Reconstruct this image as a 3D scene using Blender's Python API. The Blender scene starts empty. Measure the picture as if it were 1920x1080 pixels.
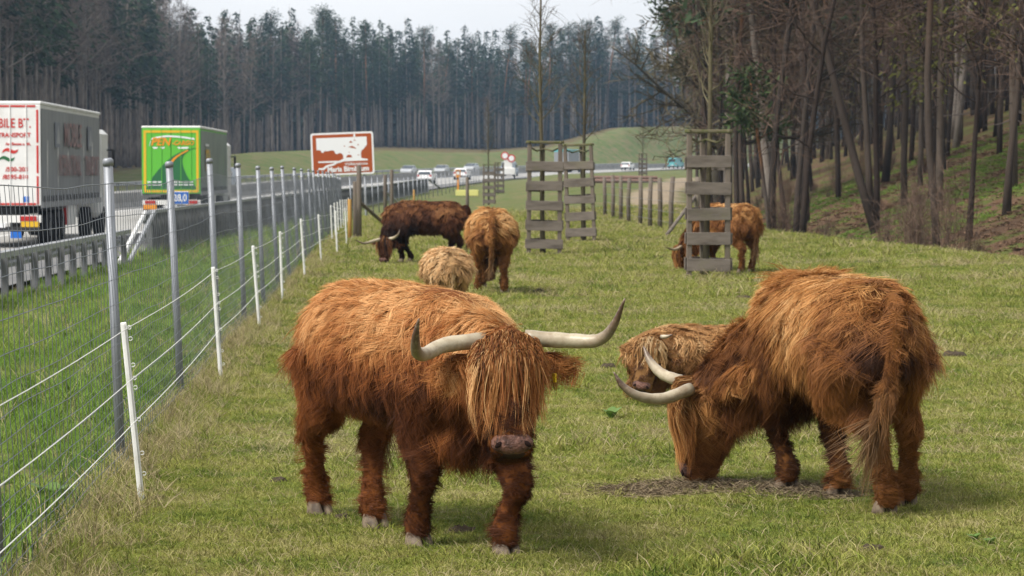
import bpy, bmesh, math, random
import numpy as np
from mathutils import Vector, Matrix, kdtree

R = math.radians
sc = bpy.context.scene
COL = sc.collection

# ------------------------------------------------------------------ camera
FPX = 4900.0                     # focal length in pixels of the 1920 px wide photograph
HOR = 322.0                      # row of the horizon
CAMZ = 1.75
cam_d = bpy.data.cameras.new('camera')
cam = bpy.data.objects.new('camera', cam_d)
COL.objects.link(cam)
cam_d.sensor_width = 36.0
cam_d.lens = FPX / 1920.0 * 36.0
cam.location = (0, 0, CAMZ)
cam.rotation_euler = (R(90) - math.atan((540 - HOR) / FPX), 0, 0)
cam_d.clip_start = 0.5
cam_d.clip_end = 6000
cam_d.dof.use_dof = True
cam_d.dof.focus_distance = 12.6
cam_d.dof.aperture_fstop = 9.5
sc.camera = cam

# ------------------------------------------------------------------ sky and sun (overcast)
SUN_EL, SUN_AZ = R(52), R(-125)   # azimuth from +Y clockwise: behind the camera, to the left
world = bpy.data.worlds.new('World')
sc.world = world
world.use_nodes = True
wn, wl = world.node_tree.nodes, world.node_tree.links
wn.clear()
w_out = wn.new('ShaderNodeOutputWorld')
w_bg = wn.new('ShaderNodeBackground')
w_sky = wn.new('ShaderNodeTexSky')
w_sky.sky_type = 'NISHITA'
w_sky.sun_disc = False
w_sky.sun_elevation = SUN_EL
w_sky.sun_rotation = SUN_AZ
w_sky.dust_density = 4.0
w_sky.altitude = 450
w_hs = wn.new('ShaderNodeHueSaturation')
w_hs.inputs['Saturation'].default_value = 0.25
w_mix = wn.new('ShaderNodeMixRGB')
w_mix.inputs['Fac'].default_value = 0.82
w_tc = wn.new('ShaderNodeTexCoord')
w_map = wn.new('ShaderNodeMapping')
w_map.inputs['Scale'].default_value = (2.2, 2.2, 9.0)
w_nz = wn.new('ShaderNodeTexNoise')
w_nz.inputs['Scale'].default_value = 1.6
w_nz.inputs['Detail'].default_value = 6.0
w_nz.inputs['Roughness'].default_value = 0.55
w_rp = wn.new('ShaderNodeValToRGB')
w_rp.color_ramp.elements[0].position = 0.30
w_rp.color_ramp.elements[0].color = (5.2, 5.3, 5.5, 1)
w_rp.color_ramp.elements[1].position = 0.72
w_rp.color_ramp.elements[1].color = (6.3, 6.35, 6.45, 1)
wl.new(w_tc.outputs['Generated'], w_map.inputs['Vector'])
wl.new(w_map.outputs['Vector'], w_nz.inputs['Vector'])
wl.new(w_nz.outputs['Fac'], w_rp.inputs['Fac'])
wl.new(w_sky.outputs['Color'], w_hs.inputs['Color'])
wl.new(w_hs.outputs['Color'], w_mix.inputs['Color1'])
wl.new(w_rp.outputs['Color'], w_mix.inputs['Color2'])
wl.new(w_mix.outputs['Color'], w_bg.inputs['Color'])
w_bg.inputs['Strength'].default_value = 0.105
wl.new(w_bg.outputs['Background'], w_out.inputs['Surface'])

sun_d = bpy.data.lights.new('sun', 'SUN')
sun = bpy.data.objects.new('sun', sun_d)
COL.objects.link(sun)
sun_d.energy = 3.1
sun_d.angle = R(24)
sun_d.color = (1.0, 0.95, 0.88)
sdir = Vector((math.sin(SUN_AZ) * math.cos(SUN_EL), math.cos(SUN_AZ) * math.cos(SUN_EL), math.sin(SUN_EL)))
sun.rotation_euler = sdir.to_track_quat('Z', 'Y').to_euler()

sc.view_settings.view_transform = 'Standard'
sc.view_settings.look = 'None'
sc.view_settings.exposure = 0.8
sc.view_settings.gamma = 1.0
sc.view_settings.use_curve_mapping = False
sc.render.engine = 'CYCLES'
sc.cycles.max_bounces = 5
sc.cycles.diffuse_bounces = 3
sc.cycles.glossy_bounces = 2
sc.cycles.transmission_bounces = 3
sc.cycles.volume_bounces = 0
sc.cycles.transparent_max_bounces = 6
sc.cycles.use_denoising = True
sc.cycles.caustics_reflective = False
sc.cycles.caustics_refractive = False

# ------------------------------------------------------------------ helpers
rng = np.random.default_rng(11)
random.seed(5)


def at(px, py, d):
    """point at depth d (metres along the view axis) on the ray of a photograph pixel"""
    return Vector(((px - 960) / FPX * d, d, CAMZ - (py - HOR) / FPX * d))


def mat(name, color, rough=0.8, spec=0.25, metal=0.0, attr=None, noise=None, bump=None, transl=0.0, coat=0.0):
    m = bpy.data.materials.new(name)
    m.use_nodes = True
    n, l = m.node_tree.nodes, m.node_tree.links
    p = n['Principled BSDF']
    p.inputs['Base Color'].default_value = (*color, 1)
    p.inputs['Roughness'].default_value = rough
    p.inputs['Specular IOR Level'].default_value = spec
    p.inputs['Metallic'].default_value = metal
    if coat:
        p.inputs['Coat Weight'].default_value = coat
        p.inputs['Coat Roughness'].default_value = 0.15
    src = None
    if attr:
        a = n.new('ShaderNodeAttribute')
        a.attribute_name = attr
        src = a.outputs['Color']
    geo = n.new('ShaderNodeNewGeometry')
    if noise:                        # noise = list of (scale, colour, low, high[, stretch])
        for e in noise:
            s, c, lo, hi = e[:4]
            nz = n.new('ShaderNodeTexNoise')
            nz.inputs['Scale'].default_value = s
            nz.inputs['Detail'].default_value = 5
            nz.inputs['Roughness'].default_value = 0.62
            if len(e) > 4:
                mp = n.new('ShaderNodeMapping')
                mp.inputs['Scale'].default_value = e[4]
                l.new(geo.outputs['Position'], mp.inputs['Vector'])
                l.new(mp.outputs['Vector'], nz.inputs['Vector'])
            else:
                l.new(geo.outputs['Position'], nz.inputs['Vector'])
            mr = n.new('ShaderNodeMapRange')
            mr.inputs['From Min'].default_value = lo
            mr.inputs['From Max'].default_value = hi
            l.new(nz.outputs['Fac'], mr.inputs['Value'])
            mx = n.new('ShaderNodeMixRGB')
            l.new(mr.outputs['Result'], mx.inputs['Fac'])
            if src is None:
                mx.inputs['Color1'].default_value = (*color, 1)
            else:
                l.new(src, mx.inputs['Color1'])
            mx.inputs['Color2'].default_value = (*c, 1)
            src = mx.outputs['Color']
    if src is not None:
        l.new(src, p.inputs['Base Color'])
    if bump:
        nz = n.new('ShaderNodeTexNoise')
        nz.inputs['Scale'].default_value = bump[0]
        nz.inputs['Detail'].default_value = 6
        l.new(geo.outputs['Position'], nz.inputs['Vector'])
        bp = n.new('ShaderNodeBump')
        bp.inputs['Strength'].default_value = bump[1]
        bp.inputs['Distance'].default_value = bump[2]
        l.new(nz.outputs['Fac'], bp.inputs['Height'])
        l.new(bp.outputs['Normal'], p.inputs['Normal'])
    if transl:
        t = n.new('ShaderNodeBsdfTranslucent')
        if src is not None:
            l.new(src, t.inputs['Color'])
        else:
            t.inputs['Color'].default_value = (*color, 1)
        ms = n.new('ShaderNodeMixShader')
        ms.inputs['Fac'].default_value = transl
        l.new(p.outputs['BSDF'], ms.inputs[1])
        l.new(t.outputs['BSDF'], ms.inputs[2])
        l.new(ms.outputs['Shader'], n['Material Output'].inputs['Surface'])
    return m


class MB:
    """collects shapes; build() links them as one mesh object"""

    def __init__(s):
        s.V, s.F, s.n, s.C, s.MI = [], [], 0, [], []

    def add(s, verts, faces, col=None, mi=0):
        verts = np.asarray(verts, float).reshape(-1, 3)
        b = s.n
        s.V.append(verts)
        s.F += [tuple(i + b for i in f) for f in faces]
        s.MI += [mi] * len(faces)
        s.n += len(verts)
        c = np.ones((len(verts), 4))
        if col is not None:
            c[:, :3] = col
        s.C.append(c)
        return s

    def box(s, c, size, rot=None, col=None, bev=0.0, mi=0):
        hx, hy, hz = [v / 2 for v in size]
        if bev:
            b = min(bev, hx * .9, hy * .9, hz * .9)
            v, f = [], []
            for sx in (-1, 1):
                for sy in (-1, 1):
                    for sz in (-1, 1):
                        v += [(sx * (hx - b), sy * (hy - b), sz * hz), (sx * (hx - b), sy * hy, sz * (hz - b)), (sx * hx, sy * (hy - b), sz * (hz - b))]
            bmx = bmesh.new()
            for q in v:
                bmx.verts.new(q)
            r = bmesh.ops.convex_hull(bmx, input=bmx.verts)
            bmx.verts.index_update()
            v = [tuple(q.co) for q in bmx.verts]
            f = [tuple(q.index for q in fa.verts) for fa in bmx.faces]
            bmx.free()
        else:
            v = [(x * hx, y * hy, z * hz) for x in (-1, 1) for y in (-1, 1) for z in (-1, 1)]
            f = [(0, 1, 3, 2), (4, 6, 7, 5), (0, 4, 5, 1), (2, 3, 7, 6), (0, 2, 6, 4), (1, 5, 7, 3)]
        v = np.array(v)
        if rot is not None:
            v = v @ np.array(rot.to_3x3()).T
        return s.add(v + np.array(c), f, col, mi)

    def tube(s, pts, rad, sides=6, col=None, cap=True, mi=0):
        P = np.asarray(pts, float)
        n = len(P)
        rad = np.broadcast_to(np.asarray(rad, float), (n,))
        T = np.gradient(P, axis=0)
        T /= np.linalg.norm(T, axis=1)[:, None] + 1e-12
        ref = np.array([0, 0, 1.0]) if abs(T[0][2]) < .9 else np.array([1.0, 0, 0])
        A = np.cross(T, ref)
        A /= np.linalg.norm(A, axis=1)[:, None] + 1e-9
        B = np.cross(T, A)
        th = np.arange(sides) / sides * 2 * np.pi
        ring = P[:, None, :] + rad[:, None, None] * (np.cos(th)[None, :, None] * A[:, None, :] + np.sin(th)[None, :, None] * B[:, None, :])
        f = []
        for i in range(n - 1):
            for j in range(sides):
                k = (j + 1) % sides
                f.append((i * sides + j, i * sides + k, (i + 1) * sides + k, (i + 1) * sides + j))
        if cap:
            f.append(tuple(range(sides - 1, -1, -1)))
            f.append(tuple((n - 1) * sides + j for j in range(sides)))
        if col is not None:
            col = np.asarray(col, float)
            if col.ndim == 2:
                col = np.repeat(col, sides, axis=0)
        return s.add(ring.reshape(-1, 3), f, col, mi)

    def prism(s, poly, thick, M=None, col=None, mi=0):
        """polygon in the xz plane extruded along +y by thick"""
        n = len(poly)
        v = [(x, 0, z) for x, z in poly] + [(x, thick, z) for x, z in poly]
        f = [tuple(range(n)), tuple(range(2 * n - 1, n - 1, -1))] + [(i, i + n, (i + 1) % n + n, (i + 1) % n) for i in range(n)]
        v = np.array(v, float)
        if M is not None:
            v = v @ np.array(M.to_3x3()).T + np.array(M.translation)
        return s.add(v, f, col, mi)

    def mesh(s, name, m, smooth=False):
        me = bpy.data.meshes.new(name)
        V = np.concatenate(s.V) if s.V else np.zeros((0, 3))
        me.from_pydata(V.tolist(), [], s.F)
        a = me.color_attributes.new('col', 'FLOAT_COLOR', 'POINT')
        a.data.foreach_set('color', np.concatenate(s.C).ravel().astype(np.float32))
        for q in (m if isinstance(m, (list, tuple)) else [m]):
            me.materials.append(q)
        if any(s.MI):
            me.polygons.foreach_set('material_index', s.MI)
        if smooth:
            me.polygons.foreach_set('use_smooth', [True] * len(me.polygons))
        me.update()
        return me

    def build(s, name, m, parent=None, smooth=False):
        return link(name, s.mesh(name, m, smooth), parent)


def link(name, data, parent=None):
    o = bpy.data.objects.new(name, data)
    COL.objects.link(o)
    if parent is not None:
        o.parent = parent
    return o


def np_mesh(name, V, F, m, col=None, normals=None, smooth=True):
    """fast mesh from numpy arrays; F is (n, k)"""
    me = bpy.data.meshes.new(name)
    V = np.ascontiguousarray(V, np.float32)
    F = np.ascontiguousarray(F, np.int32)
    n, k = F.shape
    me.vertices.add(len(V))
    me.vertices.foreach_set('co', V.ravel())
    me.loops.add(n * k)
    me.loops.foreach_set('vertex_index', F.ravel())
    me.polygons.add(n)
    me.polygons.foreach_set('loop_start', np.arange(n, dtype=np.int32) * k)
    me.update(calc_edges=True)
    if smooth:
        me.polygons.foreach_set('use_smooth', np.ones(n, bool))
    if col is not None:
        a = me.color_attributes.new('col', 'FLOAT_COLOR', 'POINT')
        c = np.ones((len(V), 4), np.float32)
        c[:, :3] = col
        a.data.foreach_set('color', c.ravel())
    if normals is not None:
        me.normals_split_custom_set_from_vertices(np.asarray(normals, np.float32))
    me.materials.append(m)
    return me


def tag(o, label=None, cat=None, group=None, kind=None):
    if label:
        o['label'] = label
    if cat:
        o['category'] = cat
    if group:
        o['group'] = group
    if kind:
        o['kind'] = kind
    return o


def empty(name, loc=(0, 0, 0), rz=0.0, scale=1.0):
    o = bpy.data.objects.new(name, None)
    COL.objects.link(o)
    o.location = loc
    o.rotation_euler = (0, 0, rz)
    o.scale = (scale,) * 3
    o.empty_display_size = 0.1
    return o


def copy_tree(o, parent=None):
    c = o.copy()
    COL.objects.link(c)
    c.parent = parent
    for ch in o.children:
        copy_tree(ch, c)
    return c


def sstep(a, b, x):
    t = np.clip((np.asarray(x, float) - a) / (b - a), 0, 1)
    return t * t * (3 - 2 * t)


def catmull(P, n):
    """smooth curve through the control points, n points"""
    P = np.asarray(P, float)
    Q = np.vstack([2 * P[0] - P[1], P, 2 * P[-1] - P[-2]])
    t = np.linspace(0, len(P) - 1 - 1e-6, n)
    i = t.astype(int)
    u = (t - i)[:, None]
    p0, p1, p2, p3 = Q[i], Q[i + 1], Q[i + 2], Q[i + 3]
    return .5 * (2 * p1 + (p2 - p0) * u + (2 * p0 - 5 * p1 + 4 * p2 - p3) * u ** 2 + (3 * p1 - p0 - 3 * p2 + p3) * u ** 3)


def vnoise(P, f, seed=0):
    """cheap smooth 3D noise made of sines, about -1..1"""
    r = np.random.default_rng(seed)
    o = np.zeros(len(P))
    for k in range(5):
        w = r.normal(size=3)
        w *= f * (0.7 + .25 * k) / np.linalg.norm(w)
        o += np.sin(P @ w + r.uniform(0, 6.28)) / (1 + .15 * k)
    return o / 3.0
# ------------------------------------------------------------------ terrain
_ry = np.array([-60, 0, 44, 64, 110, 150, 200, 240, 296, 340, 420, 480, 560, 700, 1000], float)
_rx = np.array([-7.2, -8.1, -9.2, -9.7, -10.3, -10.4, -9.7, -8.2, -4.6, -.4, 13.0, 28.5, 56, 115, 260], float)
_yy = np.arange(-60, 1000, 2.0)
_xx = np.interp(_yy, _ry, _rx)
for _ in range(4):
    k = np.ones(9) / 9
    _xx[4:-4] = np.convolve(_xx, k, 'valid')


def XR(Y):
    """right edge of the motorway"""
    return np.interp(Y, _yy, _xx)


def ZR(Y):
    s = np.maximum(np.asarray(Y, float) - 180, 0)
    return -.35 + .0060 * s + .0000075 * s * s


def XE(Y):
    """left edge of the wood on the right"""
    return np.interp(Y, [-30, 30, 51, 75, 100, 150, 200, 350, 480, 1000], [19, 12.6, 10, 7.2, 6.9, 9.8, 13.5, 27, 62, 320])


def HZ(X, Y):
    X = np.asarray(X, float)
    Y = np.asarray(Y, float)
    u = XR(Y) - X
    zr = ZR(Y)
    za = np.interp(Y, [0, 80, 160, 230, 300], [0, 0, -.4, -.1, .3])
    za = np.where(Y > 300, zr - .1, za)
    zb = np.interp(Y, [0, 100, 200, 480, 1000], [0, 0, .8, 2.0, 7.0])
    zf = za + (zb - za) * sstep(-4, 6, X)
    P = np.stack([X, Y, np.zeros_like(X)], -1).reshape(-1, 3)
    zf = zf + .035 * vnoise(P, .55, 3).reshape(X.shape) + .012 * vnoise(P, 2.3, 4).reshape(X.shape)
    v = -u
    z = zr - .12 + (zf - zr + .12) * sstep(.3, 6.0, v)
    z = np.where(u > 0, zr - .12, z)
    Hh = np.interp(X, [-90, -50, -39, -30, -5, 8, 25, 60], [.6, .6, 3.0, 3.4, 2.6, 3.5, 8.0, 9.0])
    z = z + Hh * sstep(27.5, 46, u) * sstep(285, 340, Y) + .5 * sstep(27, 40, u) + .004 * np.maximum(u - 50, 0)
    w = X - XE(Y)
    hum = .10 * np.exp(-((w + 1.2) / 1.6) ** 2)
    z = z + hum - .55 * sstep(-.2, 2.2, w) + .33 * np.maximum(w - 1.6, 0) * sstep(0, 4, w) - .19 * np.maximum(w - 22, 0)
    z = z + np.where(w > 1, .16 * vnoise(P, .8, 9).reshape(X.shape), 0) * sstep(1, 4, w)
    return z


def hz(x, y):
    return float(HZ(np.array([x]), np.array([y]))[0])


def ground_mat():
    m = bpy.data.materials.new('meadow_ground')
    m.use_nodes = True
    n, l = m.node_tree.nodes, m.node_tree.links
    p = n['Principled BSDF']
    p.inputs['Roughness'].default_value = .95
    p.inputs['Specular IOR Level'].default_value = .1
    geo = n.new('ShaderNodeNewGeometry')
    att = n.new('ShaderNodeAttribute')
    att.attribute_name = 'col'
    sep = n.new('ShaderNodeSeparateColor')
    l.new(att.outputs['Color'], sep.inputs['Color'])

    def nz(scale, det=5, rough=.6):
        q = n.new('ShaderNodeTexNoise')
        q.inputs['Scale'].default_value = scale
        q.inputs['Detail'].default_value = det
        q.inputs['Roughness'].default_value = rough
        l.new(geo.outputs['Position'], q.inputs['Vector'])
        return q.outputs['Fac']

    def ramp(fac, stops):
        q = n.new('ShaderNodeValToRGB')
        e = q.color_ramp.elements
        e[0].position, e[0].color = stops[0][0], (*stops[0][1], 1)
        e[1].position, e[1].color = stops[-1][0], (*stops[-1][1], 1)
        for po, c in stops[1:-1]:
            x = e.new(po)
            x.color = (*c, 1)
        l.new(fac, q.inputs['Fac'])
        return q.outputs['Color']

    def mix(f, a, b):
        q = n.new('ShaderNodeMixRGB')
        l.new(f, q.inputs['Fac'])
        l.new(a, q.inputs['Color1'])
        l.new(b, q.inputs['Color2'])
        return q.outputs['Color']

    past = ramp(nz(1.1, 8, .68), [(.30, (.085, .115, .022)), (.45, (.150, .178, .034)), (.58, (.205, .212, .050)), (.70, (.26, .235, .09))])
    fine = ramp(nz(38, 3), [(.35, (.5, .5, .5)), (.65, (1, 1, 1))])
    mu = n.new('ShaderNodeMixRGB')
    mu.blend_type = 'MULTIPLY'
    mu.inputs['Fac'].default_value = 1
    l.new(past, mu.inputs['Color1'])
    l.new(fine, mu.inputs['Color2'])
    verge = ramp(nz(.55, 8, .7), [(.30, (.055, .080, .020)), (.44, (.085, .120, .032)), (.53, (.125, .125, .050)), (.66, (.17, .135, .075))])
    floor = ramp(nz(.75, 9, .7), [(.30, (.055, .040, .026)), (.40, (.095, .058, .036)), (.48, (.125, .075, .046)), (.54, (.075, .085, .024)), (.70, (.100, .120, .030))])
    dirt = ramp(nz(2.5, 6), [(.3, (.20, .155, .105)), (.7, (.33, .27, .195))])
    c = mix(sep.outputs['Blue'], mu.outputs['Color'], verge)
    c = mix(sep.outputs['Red'], c, floor)
    c = mix(sep.outputs['Green'], c, dirt)
    l.new(c, p.inputs['Base Color'])
    bp = n.new('ShaderNodeBump')
    bp.inputs['Strength'].default_value = .7
    bp.inputs['Distance'].default_value = .05
    l.new(nz(22, 6), bp.inputs['Height'])
    l.new(bp.outputs['Normal'], p.inputs['Normal'])
    return m


TRACK = catmull([(5.6, 90), (6.0, 105), (7.4, 140), (10.2, 175), (13, 205), (17, 260)], 80)


def ground():
    xs = np.concatenate([np.arange(-400, -64, 14), np.arange(-64, -20, 2), np.arange(-20, 26, .5), np.arange(26, 80, 2.5), np.arange(80, 500, 14)])
    ys = np.concatenate([np.arange(-12, 100, .7), np.arange(100, 300, 2.5), np.arange(300, 720, 6), np.arange(720, 1600, 40)])
    X, Y = np.meshgrid(xs, ys)
    Z = HZ(X, Y)
    V = np.stack([X, Y, Z], -1).reshape(-1, 3)
    nx, ny = len(xs), len(ys)
    i = np.arange(nx * ny).reshape(ny, nx)
    F = np.stack([i[:-1, :-1], i[:-1, 1:], i[1:, 1:], i[1:, :-1]], -1).reshape(-1, 4)
    c = np.zeros((len(V), 3))
    x, y = V[:, 0], V[:, 1]
    w = x - XE(y)
    jit = .9 * vnoise(V * [1, 1, 0], .9, 5)
    c[:, 0] = sstep(-.6, 1.2, w + jit)
    u = XR(y) - x
    c[:, 0] = np.maximum(c[:, 0], sstep(43, 50, u + jit * 5) * sstep(100, 160, y))
    fx = -2.26 - .05 * (y - 13.9)
    c[:, 2] = np.maximum(sstep(.2, -.3, x - fx + .3 * jit), sstep(70, 140, y))
    d = np.min(np.hypot(x[:, None] - TRACK[None, :, 0], (y[:, None] - TRACK[None, :, 1]) * .6), axis=1)
    c[:, 1] = sstep(1.9, 1.0, d + .5 * jit) * sstep(84, 98, y)
    # bare trodden soil round the feet of the tree guards and under the grazing cow
    for gx, gy, gr in BARE:
        c[:, 1] = np.maximum(c[:, 1], .35 * sstep(gr, gr * .4, np.hypot(x - gx, y - gy) + .25 * jit))
    o = link('ground', np_mesh('ground', V, F, ground_mat(), col=c))
    tag(o, kind='structure')
    return o


BARE = [(.6, 56, 1.3), (1.78, 66, 1.3), (3.28, 44.6, 1.2)]
ground()

M_ROAD = mat('motorway_concrete', (.30, .295, .28), .85, .2, noise=[(.35, (.24, .235, .225), .4, .65, (1, .12, 1)), (9, (.33, .325, .31), .45, .7)])
M_SHOULDER = mat('shoulder_asphalt', (.13, .13, .132), .9, .2, noise=[(.6, (.17, .168, .16), .4, .65), (14, (.10, .10, .10), .5, .75)])
M_PAINT = mat('road_paint', (.72, .72, .70), .6, .3, noise=[(3, (.5, .5, .48), .5, .75)])


def strip(name, u0, u1, y0, y1, dz, m, step=4.0):
    ys = np.arange(y0, y1 + .01, step)
    # offset along the normal of the road edge
    dx = np.gradient(XR(ys), ys)
    nrm = np.stack([-1 / np.sqrt(1 + dx ** 2), dx / np.sqrt(1 + dx ** 2)], -1)
    e = np.stack([XR(ys), ys], -1)
    A, B = e + nrm * u0, e + nrm * u1
    z = ZR(ys) + dz
    V = np.concatenate([np.column_stack([A, z]), np.column_stack([B, z])])
    k = len(ys)
    i = np.arange(k - 1)
    F = np.stack([i, i + 1, i + 1 + k, i + k], -1)
    o = link(name, np_mesh(name, V, F, m, smooth=False))
    tag(o, kind='structure')
    return o


strip('motorway_shoulder', 0, 2.75, -10, 800, 0, M_SHOULDER)
strip('motorway_lane', 2.75, 10.9, -10, 800, 0.001, M_ROAD)
strip('motorway_median', 10.9, 15.4, -10, 800, -.004, M_SHOULDER)
strip('motorway_opposite_lane', 15.4, 27.2, -10, 800, 0.001, M_ROAD)
strip('edge_line', 2.75, 2.98, -10, 800, .006, M_PAINT)
strip('edge_line', 10.4, 10.6, -10, 800, .006, M_PAINT)
strip('edge_line', 15.8, 16.0, -10, 800, .006, M_PAINT)
strip('edge_line', 24.4, 24.6, -10, 800, .006, M_PAINT)
for uu in (6.7, 20.2):
    for ky in range(30, 420, 18):
        strip('lane_dash', uu - .075, uu + .075, ky, ky + 6, .006, M_PAINT, 3.0)
# ------------------------------------------------------------------ trees
M_BARK = mat('bark', (.10, .08, .065), .95, .1, attr='col', noise=[(3.0, (.045, .036, .03), .45, .75, (1, 1, .25))], bump=(14, .6, .03))
M_TWIG = mat('twigs', (.09, .07, .06), .95, .1, attr='col')
M_NEEDLE = mat('needles', (.03, .055, .025), .8, .15, attr='col', transl=.15)


def ray_ground(px, py, d0=12.0, d1=900.0):
    """ground point where the ray of a photograph pixel meets the terrain"""
    d = np.concatenate([np.arange(d0, 140, .1), np.arange(140, d1, .5)])
    X = (px - 960) / FPX * d
    Z = CAMZ - (py - HOR) / FPX * d
    hit = np.nonzero(Z <= HZ(X, d))[0]
    i = hit[0] if len(hit) else len(d) - 1
    return float(X[i]), float(d[i])


class Strips:
    """thin flat twigs gathered into one array mesh"""

    def __init__(s):
        s.P, s.W, s.C = [], [], []

    def add(s, a, m, b, w, c):
        s.P.append((a, m, b))
        s.W.append(w)
        s.C.append(c)

    def arrays(s, r):
        P = np.array(s.P, float)
        n = len(P)
        T = unit_(P[:, 2] - P[:, 0])
        S = unit_(np.cross(T, r.normal(size=(n, 3))))
        w = np.array(s.W)[:, None, None] * np.array([1, .8, .35])[None, :, None] * .5
        V = np.stack([P - S[:, None] * w, P + S[:, None] * w], 2).reshape(n * 6, 3)
        b = np.arange(n)[:, None] * 6
        F = np.concatenate([b + [0, 1, 3, 2], b + [2, 3, 5, 4]])
        C = np.repeat(np.array(s.C), 6, 0)
        return V, F, C


def unit_(v):
    return v / (np.linalg.norm(v, axis=-1, keepdims=True) + 1e-9)


def walk(p, d, length, n, r, wob, up):
    P = [np.array(p, float)]
    d = np.array(d, float)
    for _ in range(n):
        d = unit_(d + r.normal(size=3) * wob + np.array([0, 0, up]))
        P.append(P[-1] + d * length / n)
    return np.array(P), d


def bare_tree(seed, H, r0, base=.35, spread=.9, n1=16, n2=5, n3=5, twig=.016, tw_len=.9, col=(.115, .092, .075), tcol=(.10, .075, .062), lean=(0, 0), up=.05, crook=.05, first=.42, top_col=None, rmin=.018):
    """leafless tree: (trunk mesh, crown mesh)"""
    r = np.random.default_rng(seed)
    tr, cr, st = MB(), MB(), Strips()
    col, tcol = np.array(col), np.array(tcol)
    P, _ = walk((0, 0, -.3), (lean[0], lean[1], 1), H + .3, 10, r, crook, .03)
    t = np.linspace(0, 1, 11)
    rad = r0 * (1 - .9 * t) ** .8 + .012
    rad[0] *= 1.45
    rad[1] *= 1.08
    c = np.tile(col, (11, 1))
    if top_col is not None:
        k = sstep(.35, .6, t)[:, None]
        c = c * (1 - k) + np.array(top_col) * k
    tr.tube(P, rad, 8, col=c)
    for i in range(n1):
        s = base + (1 - base) * (i + r.uniform()) / n1 * .97
        p = np.array([np.interp(s, t, P[:, j]) for j in range(3)])
        az = i * 2.4 + r.normal() * .5
        el = .25 + .75 * s * r.uniform(.5, 1.2)
        L = H * first * spread * (1.05 - .75 * (s - base) / (1 - base)) * r.uniform(.6, 1.15)
        d = np.array([math.cos(az) * math.cos(el), math.sin(az) * math.cos(el), math.sin(el)])
        rb = max(rmin, np.interp(s, t, rad) * (.5 if rmin > .015 else .38))
        B, _ = walk(p, d, L, 5, r, .16, up)
        cr.tube(B, np.linspace(rb, rb * .25, 6), 4, col=col * r.uniform(.8, 1.15), cap=False)
        for j in range(n2):
            q = r.uniform(.25, 1)
            pb = np.array([np.interp(q, np.linspace(0, 1, 6), B[:, a]) for a in range(3)])
            db = unit_(d + r.normal(size=3) * .75)
            Lb = L * r.uniform(.25, .5)
            C, _ = walk(pb, db, Lb, 3, r, .25, up)
            cr.tube(C, np.linspace(max(rmin * .66, rb * .4), rmin * .44, 4), 3, col=col * .95, cap=False)
            for k in range(n3):
                q2 = r.uniform(.15, 1)
                pc = np.array([np.interp(q2, np.linspace(0, 1, 4), C[:, a]) for a in range(3)])
                dc = unit_(db + r.normal(size=3) * .9 + np.array([0, 0, up * 2]))
                Lc = tw_len * r.uniform(.5, 1.2)
                m = pc + dc * Lc * .5 + r.normal(size=3) * .06 * Lc
                e = m + unit_(dc + r.normal(size=3) * .4) * Lc * .5
                st.add(pc, m, e, twig, tcol * r.uniform(.7, 1.35))
    tm = tr.mesh('trunk', M_BARK, True)
    V, F, Cc = st.arrays(r)
    V0 = np.concatenate(cr.V)
    cr.F += (F + cr.n).tolist()
    cr.V.append(V)
    cr.C.append(np.column_stack([Cc, np.ones(len(Cc))]))
    cr.MI += [0] * len(F)
    return tm, cr.mesh('crown', M_TWIG)


def needle_quads(cent, dirs, ln, wd, r, cols):
    n = len(cent)
    S = unit_(np.cross(dirs, r.normal(size=(n, 3))))
    a = cent - S * wd[:, None] * .5
    b = cent + S * wd[:, None] * .5
    e = cent + dirs * ln[:, None]
    V = np.stack([a, b, e + S * wd[:, None] * .22, e - S * wd[:, None] * .22], 1).reshape(-1, 3)
    F = np.arange(n * 4).reshape(-1, 4)
    return V, F, np.repeat(cols, 4, 0)


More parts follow.
